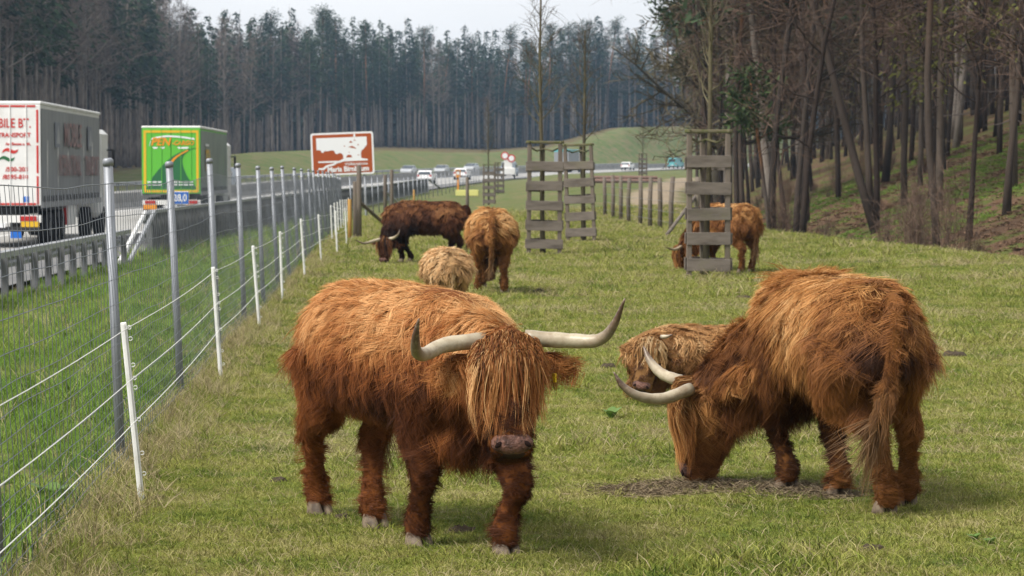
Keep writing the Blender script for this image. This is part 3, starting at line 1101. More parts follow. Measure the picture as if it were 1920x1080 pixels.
def lorries():
    Y = 72.0
    t, W, z0, z1 = truck('white lorry with red lettering cut off by the left picture edge', -12.95, Y, .038, M_WHITE, M_TARP, M_WHITE)
    yf = -.050
    for x, z, s, txt, wd in ((-.27, 3.42, .36, 'BILE BT.', .72), (-.28, 3.10, .17, 'TRANSPORT', .93), (-.28, 2.86, .10, 'Aut Emone u. 8A.', .95), (-.36, 2.16, .17, '/500-203', 1.0), (-.36, 1.95, .17, '/8595-810', 1.0)):
        put('lettering', text_mesh(txt, s, M_RED, wide=wd, align='RIGHT', bold=.004), t, (x, yf - .004, z))
    for k, (m, dz) in enumerate(((M_RED, .11), (M_DGREEN, -.11))):
        P = []
        for i in range(9):
            a = i / 8
            P.append((-1.16 + .42 * a, 2.58 + dz + .05 * math.sin(a * 6.0) + .05 * a))
        poly = P + [(q[0] - .03, q[1] - .085) for q in reversed(P)]
        MB().prism(poly, .004, Matrix.Translation((.12 - (.10 if k else 0), yf - .004, 0))).build('flag_mark', m, t)
    for a, b in ((1.20, 1.98), (2.06, 2.82), (2.90, 3.80)):
        MB().box((-.10, yf, (a + b) / 2), (.055, .010, b - a)).build('reflective_strip', M_RED, t)
        MB().box((-W + .10, yf, (a + b) / 2), (.055, .010, b - a)).build('reflective_strip', M_RED, t)
    for z in (z0 + .06, z1 - .06):
        for xc in (-.68, -1.82):
            MB().box((xc, yf, z), (1.06, .010, .055)).build('reflective_strip', M_RED, t)
    MB().box((-.42, yf, 1.34), (.16, .008, .16)).build('round_badge', M_BLUE, t)
    for xs in (-.32, -W + .32):
        MB().box((xs, -.06, .655), (.50, .02, .15)).build('hazard_plate', M_YEL, t)
    MB().box((-.70, -.07, .36), (.30, .02, .18)).build('number_plate', M_BLUE, t)
    # faded print on the curtain
    for y_, z, s, txt, m in ((6.6, 3.15, 1.0, 'MOBILE', M_FRED), (6.4, 2.25, .86, 'INTERNATIONAL', M_FRED), (11.2, 2.25, .86, 'TRANSPORT', M_FRED)):
        o = put('lettering', text_mesh(txt, s, m, wide=.75 if len(txt) > 7 else 1.2, bold=.01), t, (.034, y_ - (0 if txt != 'INTERNATIONAL' else .5), z), R(90))
    for y_ in (3.1, 10.6):
        MB().box((.030, y_, 3.15), (.008, 1.0, .72)).build('faded_logo', M_DBLUE, t)
        MB().add([(.036, y_ - .2, 2.9), (.036, y_ + .5, 2.9), (.036, y_ + .15, 3.45)], [(0, 1, 2)]).build('faded_logo', M_TARPL, t)
    # the green one
    Y = 111.0
    t, W, z0, z1 = truck('green lorry with an orange road design on its doors', -13.20, Y, .026, M_GREEN, M_TARPG, M_WHITE)
    for zz, xx, sx, sz in ((z1 - .16, -W / 2, W - .24, .10), (z0 + .12, -W / 2, W - .24, .10)):
        MB().box((xx, yf, zz), (sx, .010, sz)).build('yellow_border', M_YEL, t)
    for xx in (-.14, -W + .14):
        MB().box((xx, yf, (z0 + z1) / 2), (.10, .012, z1 - z0 - .22)).build('yellow_border', M_YEL, t)

    def g(u, v):        # door picture coordinates: u right 0..1, v down 0..1
        return (-W + .20 + u * (W - .40), z1 - .24 - v * (z1 - z0 - .46))

    def shape(name, pts, m, dy):
        MB().prism([g(*q) for q in pts], .004, Matrix.Translation((0, yf - dy, 0))).build(name, m, t)
    L_ = catmull([(0, 1.0), (.10, .82), (.30, .60), (.55, .40), (.80, .30), (1.0, .255)], 16).tolist()
    R_ = catmull([(1.0, .265), (.86, .31), (.74, .42), (.735, .58), (.84, .80), (1.0, .97)], 16).tolist()
    shape('road_picture', L_ + R_ + [(1, 1.0)], M_DGREEN, .006)
    A = catmull([(.50, 1.0), (.44, .86), (.46, .62), (.58, .44), (.84, .30)], 16)
    wv = np.linspace(.026, .012, 16)[:, None] * np.array([1.4, .4])
    shape('centre_line_picture', (A - wv).tolist() + (A + wv)[::-1].tolist(), M_ORANGE, .011)
    sw = catmull([(.06, .21), (.10, .10), (.16, .07), (.40, .035), (.70, .05), (.97, .085)], 14)
    shape('white_swoosh', sw.tolist() + (sw + [0.0, .03])[::-1].tolist(), M_SIGNW, .006)
    for a, b in ((.12, .24), (.28, .38), (.62, .86)):
        shape('white_swoosh', [(a, .245), (b, .245), (b - .03, .275), (a + .03, .275)], M_SIGNW, .006)
    x, z = g(.285, .155)
    put('lettering', text_mesh('PEN', .46, M_ORANGE, shear=.25, wide=1.0, bold=.012), t, (x, yf - .010, z))
    x, z = g(.735, .175)
    put('lettering', text_mesh('-CARGO', .26, M_ORANGE, shear=.25, wide=.92, bold=.008), t, (x, yf - .010, z))
    for v in (.875, .925):
        for k in range(9):
            if k in (3, 4):
                continue
            x, z = g(.06 + k * .105, v)
            MB().box((x, yf - .010, z), (.17, .006, .055)).build('small_print', M_SIGNW, t)
    for xs in (-.34, -W + .34):
        MB().box((xs, -.06, .60), (.56, .02, .19)).build('hazard_plate', M_ORANGE, t)
    put('lettering', text_mesh('PEN', 1.3, M_YEL, wide=.9, bold=.02), t, (.036, 3.1, 2.55), R(90))
    MB().box((.030, 2.7, 3.25), (.010, 1.6, .10)).build('white_swoosh', M_SIGNW, t)


lorries()


def poly_car(label, px, d, u, rear, paint, kind='hatch'):
    """car on the motorway at distance d, u metres left of the road edge"""
    x = float(XR(d)) - u
    slope = float(XR(d + 2) - XR(d - 2)) / 4
    rz = -math.atan(slope) + (0 if rear else math.pi)
    t = empty('van' if kind == 'van' else 'car', (x, d, float(ZR(d)) + .003), rz)
    tag(t, label, 'van' if kind == 'van' else 'car', 'vehicles far away on the motorway')
    if kind == 'van':
        prof = [(-2.5, .35), (-2.55, 1.0), (-2.5, 1.9), (-2.35, 2.05), (1.2, 2.08), (1.6, 1.9), (2.1, 1.15), (2.55, .95), (2.6, .35)]
        hw, belt = .95, 1.15
        win = [(-2.56, 1.25, 1.8)]
        H = 2.08
    else:
        prof = [(-2.05, .35), (-2.15, .60), (-2.08, .95), (-1.75, 1.33), (-1.2, 1.46), (0.1, 1.46), (.95, .98), (1.85, .80), (2.1, .60), (2.1, .35)]
        hw, belt, H = .88, .92, 1.46
    V, F = [], []
    for y_, z in prof:
        w = hw * (1 - .22 * max(0, (z - belt)) / max(.3, H - belt)) * (1 - .06 * (abs(y_) > 2.0))
        V += [(-w, y_, z), (w, y_, z)]
    n = len(prof)
    for i in range(n):
        j = (i + 1) % n
        F.append((2 * i, 2 * j, 2 * j + 1, 2 * i + 1))
    F += [tuple(2 * i for i in range(n))[::-1], tuple(2 * i + 1 for i in range(n))]
    bm = bmesh.new()
    vs = [bm.verts.new(q) for q in V]
    for f in F:
        bm.faces.new([vs[i] for i in f])
    bmesh.ops.recalc_face_normals(bm, faces=bm.faces)
    bmesh.ops.bevel(bm, geom=bm.edges[:], offset=.05, segments=2, affect='EDGES', profile=.6)
    me = bpy.data.meshes.new('body')
    bm.to_mesh(me)
    bm.free()
    me.materials.append(paint)
    link('body', me, t)
    if kind == 'van':
        gl = [[(-.70, -2.545, 1.25), (.70, -2.545, 1.25), (.66, -2.53, 1.8), (-.66, -2.53, 1.8)], [(-.78, 2.10, 1.22), (.78, 2.10, 1.22), (.72, 1.69, 1.82), (-.72, 1.69, 1.82)]]
        pos = (-1.6, 1.6)
    else:
        gl = [[(-.72, -2.075, 1.0), (.72, -2.075, 1.0), (.62, -1.80, 1.30), (-.62, -1.80, 1.30)], [(-.76, .98, 1.0), (.76, .98, 1.0), (.64, .25, 1.40), (-.64, .25, 1.40)]]
        pos = (-1.25, 1.3)
    for q in gl:
        q = np.array(q)
        nrm = np.cross(q[1] - q[0], q[3] - q[0])
        nrm /= np.linalg.norm(nrm)
        if (nrm[1] > 0) != (q[0][1] > 0):
            nrm = -nrm
        MB().add(np.concatenate([q + nrm * .03, q - nrm * .02]), [(0, 1, 2, 3), (4, 7, 6, 5), (0, 4, 5, 1), (1, 5, 6, 2), (2, 6, 7, 3), (3, 7, 4, 0)]).build('windscreen', M_GLASS, t)
    zt, zb = (1.72, 1.2) if kind == 'van' else (1.36, 1.0)
    for s in (-1, 1):
        wq = hw * .93
        MB().box((s * wq * (1.0 if kind == 'van' else .93), -.3 if kind != 'van' else 1.0, (zt + zb) / 2), (.05, 2.0 if kind != 'van' else 1.0, zt - zb - .08)).build('side_window', M_GLASS, t)
        MB().box((s * hw * .78, -2.12 if kind != 'van' else -2.54, .88), (.24, .06, .17)).build('tail_light', M_LAMP, t)
        MB().box((s * hw * .72, 2.03 if kind != 'van' else 2.56, .70), (.30, .10, .13)).build('headlight', M_SIGNW, t)
        MB().box((s * (hw + .09), .75, 1.0), (.18, .12, .12)).build('wing_mirror', paint, t)
        for y_ in pos:
            wheel(t, s * (hw - .1), y_, .32, .2, M_STEEL)
    MB().box((0, -2.16 if kind != 'van' else -2.56, .62), (.5, .02, .11)).build('number_plate', M_SIGNW, t)
    MB().box((0, -2.13 if kind != 'van' else -2.5, .40), (1.5, .12, .14)).build('bumper', M_CHASSIS, t)
    return t


for a in (('white hatchback driving away, nearest of the cars beyond the brown sign', 785, 294, 5.0, True, M_CARW),
          ('silver oncoming car left of and beyond the white hatchback', 759, 390, 23.4, False, M_SILVER),
          ('silver oncoming car right of and beyond the white hatchback', 823, 400, 20.4, False, M_SILVER),
          ('pale car driving away partly hidden by the orange emergency telephone', 863, 330, 5.0, True, M_CARW),
          ('silver oncoming car just above and right of the orange emergency telephone', 872, 440, 25.0, False, M_SILVER),
          ('white car driving away seen behind the farthest tree guards', 918, 395, 9.0, True, M_CARW),
          ('small white car on the far bend right of the tree guards', 1178, 470, 5.2, True, M_CARW)):
    poly_car(*a)
poly_car('blue grey van driving away beside the white warning trailer', 965, 376, 6.0, True, M_BLUEG, 'van')
poly_car('pale blue grey oncoming van showing right of the green lorry', 445, 250, 20.0, False, M_BLUEG, 'van')
poly_car('small teal van on the far bend above the dirt track', 1248, 505, 5.5, True, M_TEAL, 'van')


def lorry_far():
    d = 432.0
    t = empty('lorry', (float(XR(d)) - 8.0, d, float(ZR(d)) + .003), -math.atan(float(XR(d + 2) - XR(d - 2)) / 4))
    tag(t, 'distant pale lorry with a teal top edge behind the left tree guards', 'lorry')
    MB().box((0, 4, 2.5), (2.5, 8, 2.7), bev=.05).build('box_body', M_TARP, t)
    MB().box((0, 4, 3.6), (2.52, 8.02, .5), bev=.03).build('teal_band', M_TEAL, t)
    MB().box((0, 9.2, 1.9), (2.4, 2.0, 2.6), bev=.15).build('cab', M_WHITE, t)
    MB().box((0, 4.5, .85), (1.0, 9, .3)).build('chassis', M_CHASSIS, t)
    for y_ in (1.2, 2.5, 9.0):
        for s in (-1, 1):
            wheel(t, s * 1.02, y_, .48, .3, M_STEELD)


lorry_far()


def sign():
    d = 124.6
    c = at(647, 288, d)
    g0 = hz(c.x, d)
    t = empty('tourist_sign', (c.x, d, g0))
    tag(t, 'brown tourist sign with a white church picture reading Maria Birnbaum', 'road sign')
    t.rotation_euler = (0, R(-2.2), R(-3))
    W, H = 3.0, 2.02
    z = c.z - g0

    def rr(w, h, r_):
        P = []
        for cx, cz, a0 in ((w / 2 - r_, h / 2 - r_, 0), (-w / 2 + r_, h / 2 - r_, 90), (-w / 2 + r_, -h / 2 + r_, 180), (w / 2 - r_, -h / 2 + r_, 270)):
            for k in range(5):
                a = R(a0 + k * 22.5)
                P.append((cx + r_ * math.cos(a), cz + r_ * math.sin(a)))
        return P
    MB().prism(rr(W, H, .12), .05, Matrix.Translation((0, 0, z))).build('panel', M_SIGNW, t)
    MB().prism(rr(W - .17, H - .17, .07), .006, Matrix.Translation((0, -.006, z))).build('brown_field', M_BROWN, t)
    for xs in (-1.0, 1.0):
        MB().tube([(xs, .11, -.3), (xs, .11, z + H / 2 - .1)], .055, 8).build('post', M_STEEL, t)

    def q(u, v):                    # picture coordinates of the enlarged crop: 160..1350 across, 160..940 down
        return ((u - 755) / 1190 * W, -(v - 528) / 770 * H)

    def pic(name, pts, m, dy):
        MB().prism([q(*p) for p in pts], .004, Matrix.Translation((0, -dy, z))).build(name, m, t)
    pic('white_sky', [(265, 235), (1225, 235), (1225, 380), (1190, 420), (1160, 460), (1120, 480), (1105, 540), (1110, 620), (770, 620), (770, 560), (740, 525), (700, 515), (650, 535), (620, 520), (600, 470), (540, 460), (480, 475),
                      (420, 470), (385, 505), (360, 490), (340, 455), (290, 445), (268, 455)], M_SIGNW, .011)
    pic('white_tower', [(975, 240), (975, 200), (995, 165), (1015, 200), (1015, 240)], M_SIGNW, .011)
    pic('ground_line', [(290, 655), (700, 655), (770, 620), (1110, 620), (1235, 645), (1235, 668), (780, 668), (700, 690), (290, 680)], M_SIGNW, .012)
    pic('path_line', [(290, 775), (370, 778), (440, 730), (580, 700), (620, 680), (700, 678), (700, 695), (640, 702), (590, 735), (460, 760), (390, 815), (290, 805)], M_SIGNW, .012)
    for pts in ([(885, 335), (920, 300), (960, 335)], [(870, 415), (930, 395), (970, 405), (1030, 450), (960, 435)], [(820, 600), (850, 555), (915, 555), (940, 600)], [(1040, 385), (1060, 362), (1078, 385)], [(785, 400), (800, 380), (818, 400)],
                [(985, 240), (995, 225), (1005, 240)], [(970, 300), (997, 280), (1022, 300)], [(1040, 570), (1058, 552), (1076, 570)], [(865, 515), (880, 500), (895, 515)]):
        pic('church_roof', pts, M_BROWN, .016)
    x, zz = q(1010, 722)
    put('lettering', text_mesh('Wallfahrtskirche', .175, M_SIGNW, wide=.93, bold=.003), t, (x, -.012, z + zz))
    x, zz = q(852, 812)
    put('lettering', text_mesh('Maria Birnbaum', .335, M_SIGNW, wide=.93, bold=.012), t, (x, -.012, z + zz))


sign()


def rail_pts(u, y0, y1, step=2.0):
    ys = np.arange(y0, y1 + .01, step)
    dx = np.gradient(XR(ys), ys) if len(ys) > 1 else np.zeros(1)
    l = np.sqrt(1 + dx ** 2)
    return np.stack([XR(ys) - u / l, ys + u * dx / l, ZR(ys)], -1)


def sweep(m, pts, prof):
    """prof: list of (offset to the right, height)"""
    P = np.asarray(pts)
    T = np.gradient(P[:, :2], axis=0)
    T /= np.linalg.norm(T, axis=1)[:, None]
    Nn = np.stack([T[:, 1], -T[:, 0]], -1)
    k = len(prof)
    V = np.concatenate([np.concatenate([P[i, :2] + Nn[i] * a, [P[i, 2] + b]])[None] for i in range(len(P)) for a, b in prof])
    F = [(i * k + j, i * k + (j + 1) % k, (i + 1) * k + (j + 1) % k, (i + 1) * k + j) for i in range(len(P) - 1) for j in range(k)]
    F += [tuple(range(k)), tuple((len(P) - 1) * k + j for j in range(k))[::-1]]
    return m.add(V, F)


WB = [(-.04, .44), (.03, .46), (.03, .53), (-.03, .57), (-.03, .61), (.03, .65), (.03, .72), (-.04, .75), (-.05, .75), (.015, .71), (.015, .66), (-.045, .62), (-.045, .56), (.015, .52), (.015, .47), (-.05, .44)]


def guard_rails():
    g = empty('guard_rail')
    tag(g, 'low galvanised guard rail in front of the white lorry, nearest the left picture edge', 'guard rail')
    p = rail_pts(-.65, 20, 60, 2.0)
    a = MB()
    sweep(a, p - np.array([.12, 0, 0]), WB)
    a.build('rail_beam', M_STEEL, g)
    a = MB()
    sweep(a, p + np.array([.14, 0, .02]), [(-.035, .66), (.035, .66), (.035, .76), (-.035, .76)])
    a.build('rear_rail', M_STEEL, g)
    b = MB().box((0, 0, .33), (.12, .06, .86)).mesh('post', M_STEELD)
    for q in rail_pts(-.65, 20, 60, 1.6):
        o = link('post', b, g)
        o.location = q
    # far side of the road: another low rail seen behind the near one
    # high barrier with close posts
    g = empty('high_crash_barrier')
    tag(g, 'high dark crash barrier of close upright posts between grass verge and motorway', 'crash barrier')
    p = rail_pts(-.65, 65, 236, 2.0)
    for h in (.50, .86):
        a = MB()
        sweep(a, p - np.array([.13, 0, 0]), [(x, z - .6 + h) for x, z in WB])
        a.build('rail_beam', M_STEEL, g)
    a = MB()
    sweep(a, p, [(-.08, 1.06), (.08, 1.06), (.08, 1.14), (-.08, 1.14)])
    a.build('top_rail', M_STEEL, g)
    b = MB().box((0, 0, .48), (.15, .09, 1.17)).mesh('post', M_STEELD)
    for q in rail_pts(-.65, 65, 236, .9):
        o = link('post', b, g)
        o.location = q
    s0, s1 = rail_pts(-.65, 60, 65, 5.0)
    for dx in (-.10, .12):
        MB().tube([s0 + [dx, 0, .02], s0 * .45 + s1 * .55 + [dx, 0, .62], s1 + [dx, 0, 1.09]], .06, 6).build('sloping_end', M_WHITE if dx < 0 else M_STEEL, g)
    s0, s1 = rail_pts(-.65, 236, 250, 14.0)
    MB().tube([s0 + [0, 0, 1.09], s1 + [0, 0, .1]], .09, 6).build('sloping_end', M_STEELD, g)
    # median wall
    a = MB()
    sweep(a, rail_pts(13.0, -8, 560, 4.0), [(-.30, 0), (-.12, .25), (-.08, .85), (.08, .85), (.12, .25), (.30, 0)])
    o = a.build('median_barrier', M_CONC)
    tag(o, 'grey concrete median barrier between the two carriageways', 'barrier')
    g = empty('far_guard_rail')
    tag(g, 'thin guard rail along the far side of the motorway below the grass bank', 'guard rail')
    p = rail_pts(27.9, 150, 560, 4.0)
    a = MB()
    sweep(a, p, WB)
    a.build('rail_beam', M_STEEL, g)
    b = MB().box((0, 0, .33), (.12, .08, .8)).mesh('post', M_STEELD)
    for q in p:
        o = link('post', b, g)
        o.location = q


guard_rails()


def small_signs():
    # kilometre sign on the barrier
    d = 73.0
    c = at(338, 371, d)
    q = rail_pts(-.42, d, d + 1, 1.0)[0]
    t = empty('kilometre_sign', (c.x, d, q[2]))
    tag(t, 'small blue kilometre sign reading 28,0 on the crash barrier', 'road sign')
    z = c.z - q[2]
    MB().box((0, 0, z), (.50, .02, .36), bev=.008).build('white_rim', M_SIGNW, t)
    MB().box((0, -.012, z), (.465, .012, .325)).build('blue_panel', M_BLUE, t)
    put('lettering', text_mesh('28,0', .27, M_SIGNW, wide=.82, bold=.008), t, (0, -.021, z - .005))
    MB().tube([(0, .04, -.2), (0, .04, z + .1)], .025, 8).build('post', M_STEEL, t)
    # orange emergency telephone
    d = 250.0
    x = at(859, 330, d).x
    t = empty('emergency_telephone', (x, d, hz(x, d)))
    tag(t, 'orange emergency telephone pillar beside the motorway', 'telephone')
    MB().box((0, 0, .6), (.16, .14, 1.3), bev=.02).build('pillar', M_ORANGE, t)
    MB().box((0, -.02, 1.55), (.50, .34, .75), bev=.05).build('housing', M_ORANGE, t)
    MB().box((0, -.20, 1.62), (.26, .02, .26)).build('flap', M_SIGNW, t)
    MB().box((0, -.20, 1.84), (.3, .02, .1)).build('symbol', M_CHASSIS, t)
    # white warning trailer with two speed limit discs
    d = 347.0
    x = float(XR(d)) - 1.4
    t = empty('warning_trailer', (x, d, float(ZR(d))))
    tag(t, 'white warning trailer with two red ringed round signs on the hard shoulder', 'trailer')
    MB().box((0, 0, .95), (1.9, 2.4, .9), bev=.05).build('trailer_body', M_WHITE, t)
    MB().box((0, -1.0, 1.9), (1.1, .10, 1.2), bev=.03).build('mast_board', M_WHITE, t)
    for s in (-1, 1):
        wheel(t, s * .85, .2, .33, .2, M_STEEL)
    for xs, zs in ((-.42, 3.0), (.44, 2.66)):
        m = MB()
        n = 20
        ring = [(xs + .52 * math.cos(k / n * 6.2832), zs + .52 * math.sin(k / n * 6.2832)) for k in range(n)]
        inn = [(xs + .36 * math.cos(k / n * 6.2832), zs + .36 * math.sin(k / n * 6.2832)) for k in range(n)]
        o = m.prism(ring, .03, Matrix.Translation((0, -1.10, 0))).build('speed_sign', M_RED, t)
        MB().prism(inn, .01, Matrix.Translation((0, -1.115, 0))).build('white_disc', M_SIGNW, o)
    MB().tube([(0, -1.0, 1.2), (0, -1.0, 3.6)], .05, 6).build('mast', M_STEEL, t)
    # pale yellow trough in the grass
    d = 205.0
    x = at(876, 360, d).x
    t = empty('feed_trough', (x, d, hz(x, d)))
    tag(t, 'low pale yellow trough lying in the far grass', 'trough')
    M_PY = mat('pale_yellow_plastic', (.62, .60, .20), .6, .3)
    MB().box((0, .30, .28), (1.75, .06, .46), bev=.02).build('side_panel', M_PY, t)
    MB().box((0, -.30, .28), (1.75, .06, .46), bev=.02).build('side_panel', M_PY, t)
    for s in (-1, 1):
        MB().box((s * .86, 0, .28), (.06, .54, .44), bev=.02).build('end_panel', M_PY, t)
    MB().box((0, 0, .12), (1.66, .54, .05)).build('floor_panel', M_PY, t)
    # stacked logs beside the dirt track
    M_LOG = mat('log_bark', (.20, .13, .105), .9, .1, noise=[(4, (.12, .075, .06), .45, .7)])
    M_CUT = mat('cut_wood', (.42, .30, .19), .8, .1)
    r = np.random.default_rng(4)
    x0, y0 = 9.0, 210.0
    k = 0
    for row in range(2):
        for i in range(6 - row):
            cy = y0 + (i + row * .5) * .36
            L = r.uniform(4.4, 5.2)
            cx = x0 + r.normal() * .15
            rad = r.uniform(.13, .18)
            z = hz(x0, y0) + .15 + row * .28
            o = empty('felled_log', (cx, cy, z))
            tag(o, 'felled reddish tree trunk in the pile beside the dirt track', 'log', 'logs piled beside the dirt track')
            MB().tube([(-L / 2, 0, 0), (0, 0, r.normal() * .03), (L / 2, 0, 0)], [rad, rad * .96, rad * .88], 9, cap=False).build('bark', M_LOG, o, True)
            for s, rr_ in ((-1, rad), (1, rad * .88)):
                MB().tube([(s * (L / 2 - .02), 0, 0), (s * (L / 2 + .004), 0, 0)], rr_ * .97, 9).build('cut_end', M_CUT, o)


small_signs()
# ------------------------------------------------------------------ fences and tree guards
M_ZINC = mat('zinc_post', (.25, .265, .29), .5, .4, metal=.4, noise=[(9, (.20, .21, .23), .4, .7, (1, 1, .3)), (40, (.42, .43, .44), .6, .8)])
M_WIRE = mat('zinc_wire', (.15, .165, .19), .5, .4, metal=.4)
M_PLASTIC = mat('white_plastic', (.74, .74, .72), .5, .35, noise=[(8, (.56, .56, .52), .5, .75)])
M_ROPE = mat('white_rope', (.74, .74, .72), .8, .1)
M_WOOD = mat('weathered_wood', (.155, .128, .105), .9, .12, noise=[(5, (.105, .085, .068), .42, .7, (1, 1, .15)), (2.2, (.13, .125, .07), .55, .8)], bump=(30, .5, .01))
M_WOODB = mat('weathered_board', (.17, .145, .125), .9, .12, noise=[(7, (.09, .075, .063), .42, .7, (.2, 1, 1)), (1.6, (.15, .14, .09), .55, .8)], bump=(36, .5, .008))
M_MOSS = mat('mossy_wood', (.13, .115, .075), .95, .1, noise=[(6, (.085, .095, .03), .45, .65)], bump=(30, .6, .015))
M_OPOST = mat('ochre_post', (.42, .24, .07), .8, .2)

FH = 1.80                                        # height of the mesh fence
LEAN = -.055


def fx(y):
    return -2.36 - .049 * (y - 15.8) if y < 103 else np.interp(y, [103, 150, 200, 290], [-6.63, -6.8, -6.3, -3.6])


def mesh_fence():
    g = empty('wire_mesh_fence')
    tag(g, 'tall galvanised wire mesh fence with grey steel posts between pasture and verge', 'fence')
    ys = [11.1 + 4.7 * i for i in range(-1, 20)] + [103 + 6.0 * i for i in range(1, 32)]
    base = MB()
    pm = MB()
    pm.tube([(0, 0, -.3), (LEAN * (FH + .02), 0, FH + .02)], .029, 12)
    cap = MB()
    th = LEAN
    cap.tube([(LEAN * (FH + .0), 0, FH + .0), (LEAN * (FH + .035), 0, FH + .035), (LEAN * (FH + .048), 0, FH + .048)], [.0335, .0335, .020], 12)
    pmesh, cmesh = pm.mesh('post', M_ZINC, True), cap.mesh('post_cap', M_PLASTIC if False else M_ZINC, True)
    r = np.random.default_rng(6)
    for y in ys:
        x = float(fx(y)) - (.05 if y < 12 else 0)
        o = link('post', pmesh, g)
        o.location = (x, y, hz(x, y))
        o.rotation_euler = (r.normal() * .006, r.normal() * .008, r.uniform(0, .3))
        c = link('post_cap', cmesh, o)
    hs = [1.70, 1.50, 1.31, 1.13, .98, .85, .74, .64, .55, .47, .39, .32, .25, .18, .11, .05]

    def wp(y, h, k=0):
        x = fx(y)
        zz = HZ(np.atleast_1d(x), np.atleast_1d(y))
        t = ((np.asarray(y) - 11.1) / 4.7) % 1.0
        sag = .030 * np.sin(np.pi * t) * (1.2 if h > 1.4 else .6)
        out = .018 * np.sin(np.asarray(y) * 2.1 + h * 7) + .012 * np.sin(np.asarray(y) * 5.3 + h * 3)
        return np.stack([np.asarray(x) + LEAN * h + .045 + out * .5, np.asarray(y) + 0 * zz, zz + h - sag + .006 * np.sin(np.asarray(y) * 17 + h * 11)], -1)
    yy = np.arange(8.5, 104, .35)
    X = np.array([float(fx(q)) for q in yy])

    def wpv(yv, h):
        xv = np.where(yv < 103, -2.36 - .049 * (yv - 15.8), -6.6)
        zz = HZ(xv, yv)
        t = ((yv - 11.1) / 4.7) % 1.0
        sag = .026 * np.sin(np.pi * t) * (1.0 if h > 1.4 else .4)
        return np.stack([xv + LEAN * h + .042 + .006 * np.sin(yv * 2.1 + h * 7), yv, zz + h - sag + .003 * np.sin(yv * 21 + h * 11)], -1)
    for i, h in enumerate(hs):
        MB().tube(wpv(yy, h), .0023 if i else .0027, 4, cap=False).build('horizontal_wire', M_WIRE, g)
    m = MB()
    yv = np.arange(8.6, 100, .15)
    lines = np.stack([wpv(yv, h) for h in hs] + [wpv(yv, .02)], 1)          # (n, levels, 3)
    lines[:, :, 1] += r.normal(size=lines.shape[:2]) * .006
    for ln in lines:
        m.tube(ln, .0019, 3, cap=False)
    o = m.build('upright_wires', M_WIRE, g)
    o['kind'] = 'stuff'


mesh_fence()


def electric_fence():
    g = empty('electric_fence')
    tag(g, 'low electric fence of white plastic posts and white ropes inside the mesh fence', 'fence')
    px = [(262, 940, 230, 603), (413, 715, 399, 500), (486, 618, 474, 460), (529, 562, 525, 434), (571, 516, 564, 410), (602, 489, 597, 402), (632, 473, 629, 395), (650, 458, 647, 390)]
    P = []
    for bx, by, tx, ty in px:
        x, y = gpt_(bx, by)
        h = (by - ty) / FPX * y
        P.append((x, y, (tx - bx) / FPX * y / h, min(max(h, .88), 1.0)))
    y = P[-1][1]
    while y < 100:
        y += 5.2
        P.append((P[0][0] - .0500 * (y - P[0][1]), y, -.04, .93))
    P.insert(0, (P[0][0] + .32, P[0][1] - 7.0, -.09, .95))
    pm = MB()
    pm.box((0, 0, .40), (.034, .012, 1.10), bev=.004).box((0, -.008, .40), (.012, .018, 1.08))
    pmesh = pm.mesh('post', M_PLASTIC)
    im = MB()
    n = 8
    im.tube([(.013 + .010 * math.cos(a) - .0, 0, .010 * math.sin(a)) for a in np.linspace(-2.6, 2.6, n)], .0028, 5)
    imesh = im.mesh('insulator', M_PLASTIC)
    tops = {.92: [], .65: [], .43: []}
    for x, y, ln, h in P:
        z = hz(x, y)
        o = link('post', pmesh, g)
        o.location = (x, y, z)
        a = math.atan(ln)
        o.rotation_euler = (0, a, 0)
        o.scale = (1, 1, h / .95)
        if y < 60:
            for hh in (.92, .86, .72, .65, .60, .43, .25, .14):
                i = link('insulator', imesh, o)
                i.location = (.016, 0, hh)
        for k in tops:
            q = k * h / .95
            tops[k].append((x + math.sin(a) * q + .02, y, z + math.cos(a) * q))
    for k, pts in tops.items():
        out = []
        for (a, b) in zip(pts[:-1], pts[1:]):
            for s in np.linspace(0, 1, 10)[:-1]:
                out.append((a[0] + (b[0] - a[0]) * s, a[1] + (b[1] - a[1]) * s, a[2] + (b[2] - a[2]) * s - .022 * math.sin(math.pi * s)))
        MB().tube(out, .0026, 5, cap=False).build('rope', M_ROPE, g)


def gpt_(px, py):
    d = FPX * CAMZ / (py - HOR)
    for _ in range(6):
        x = (px - 960) / FPX * d
        d = FPX * (CAMZ - hz(x, d)) / (py - HOR)
    return ((px - 960) / FPX * d, d)


electric_fence()


def wood_post(name, x, y, h, r_, label, group=None, m=None, lean=(0, 0)):
    o = empty(name, (x, y, hz(x, y)))
    o.rotation_euler = (lean[0], lean[1], 0)
    tag(o, label, 'post', group)
    MB().tube([(0, 0, -.3), (.004, 0, h * .5), (0, 0, h - .015), (0, 0, h)], [r_, r_ * .98, r_ * .95, r_ * .8], 9).build('shaft', m or M_WOOD, o, True)
    return o


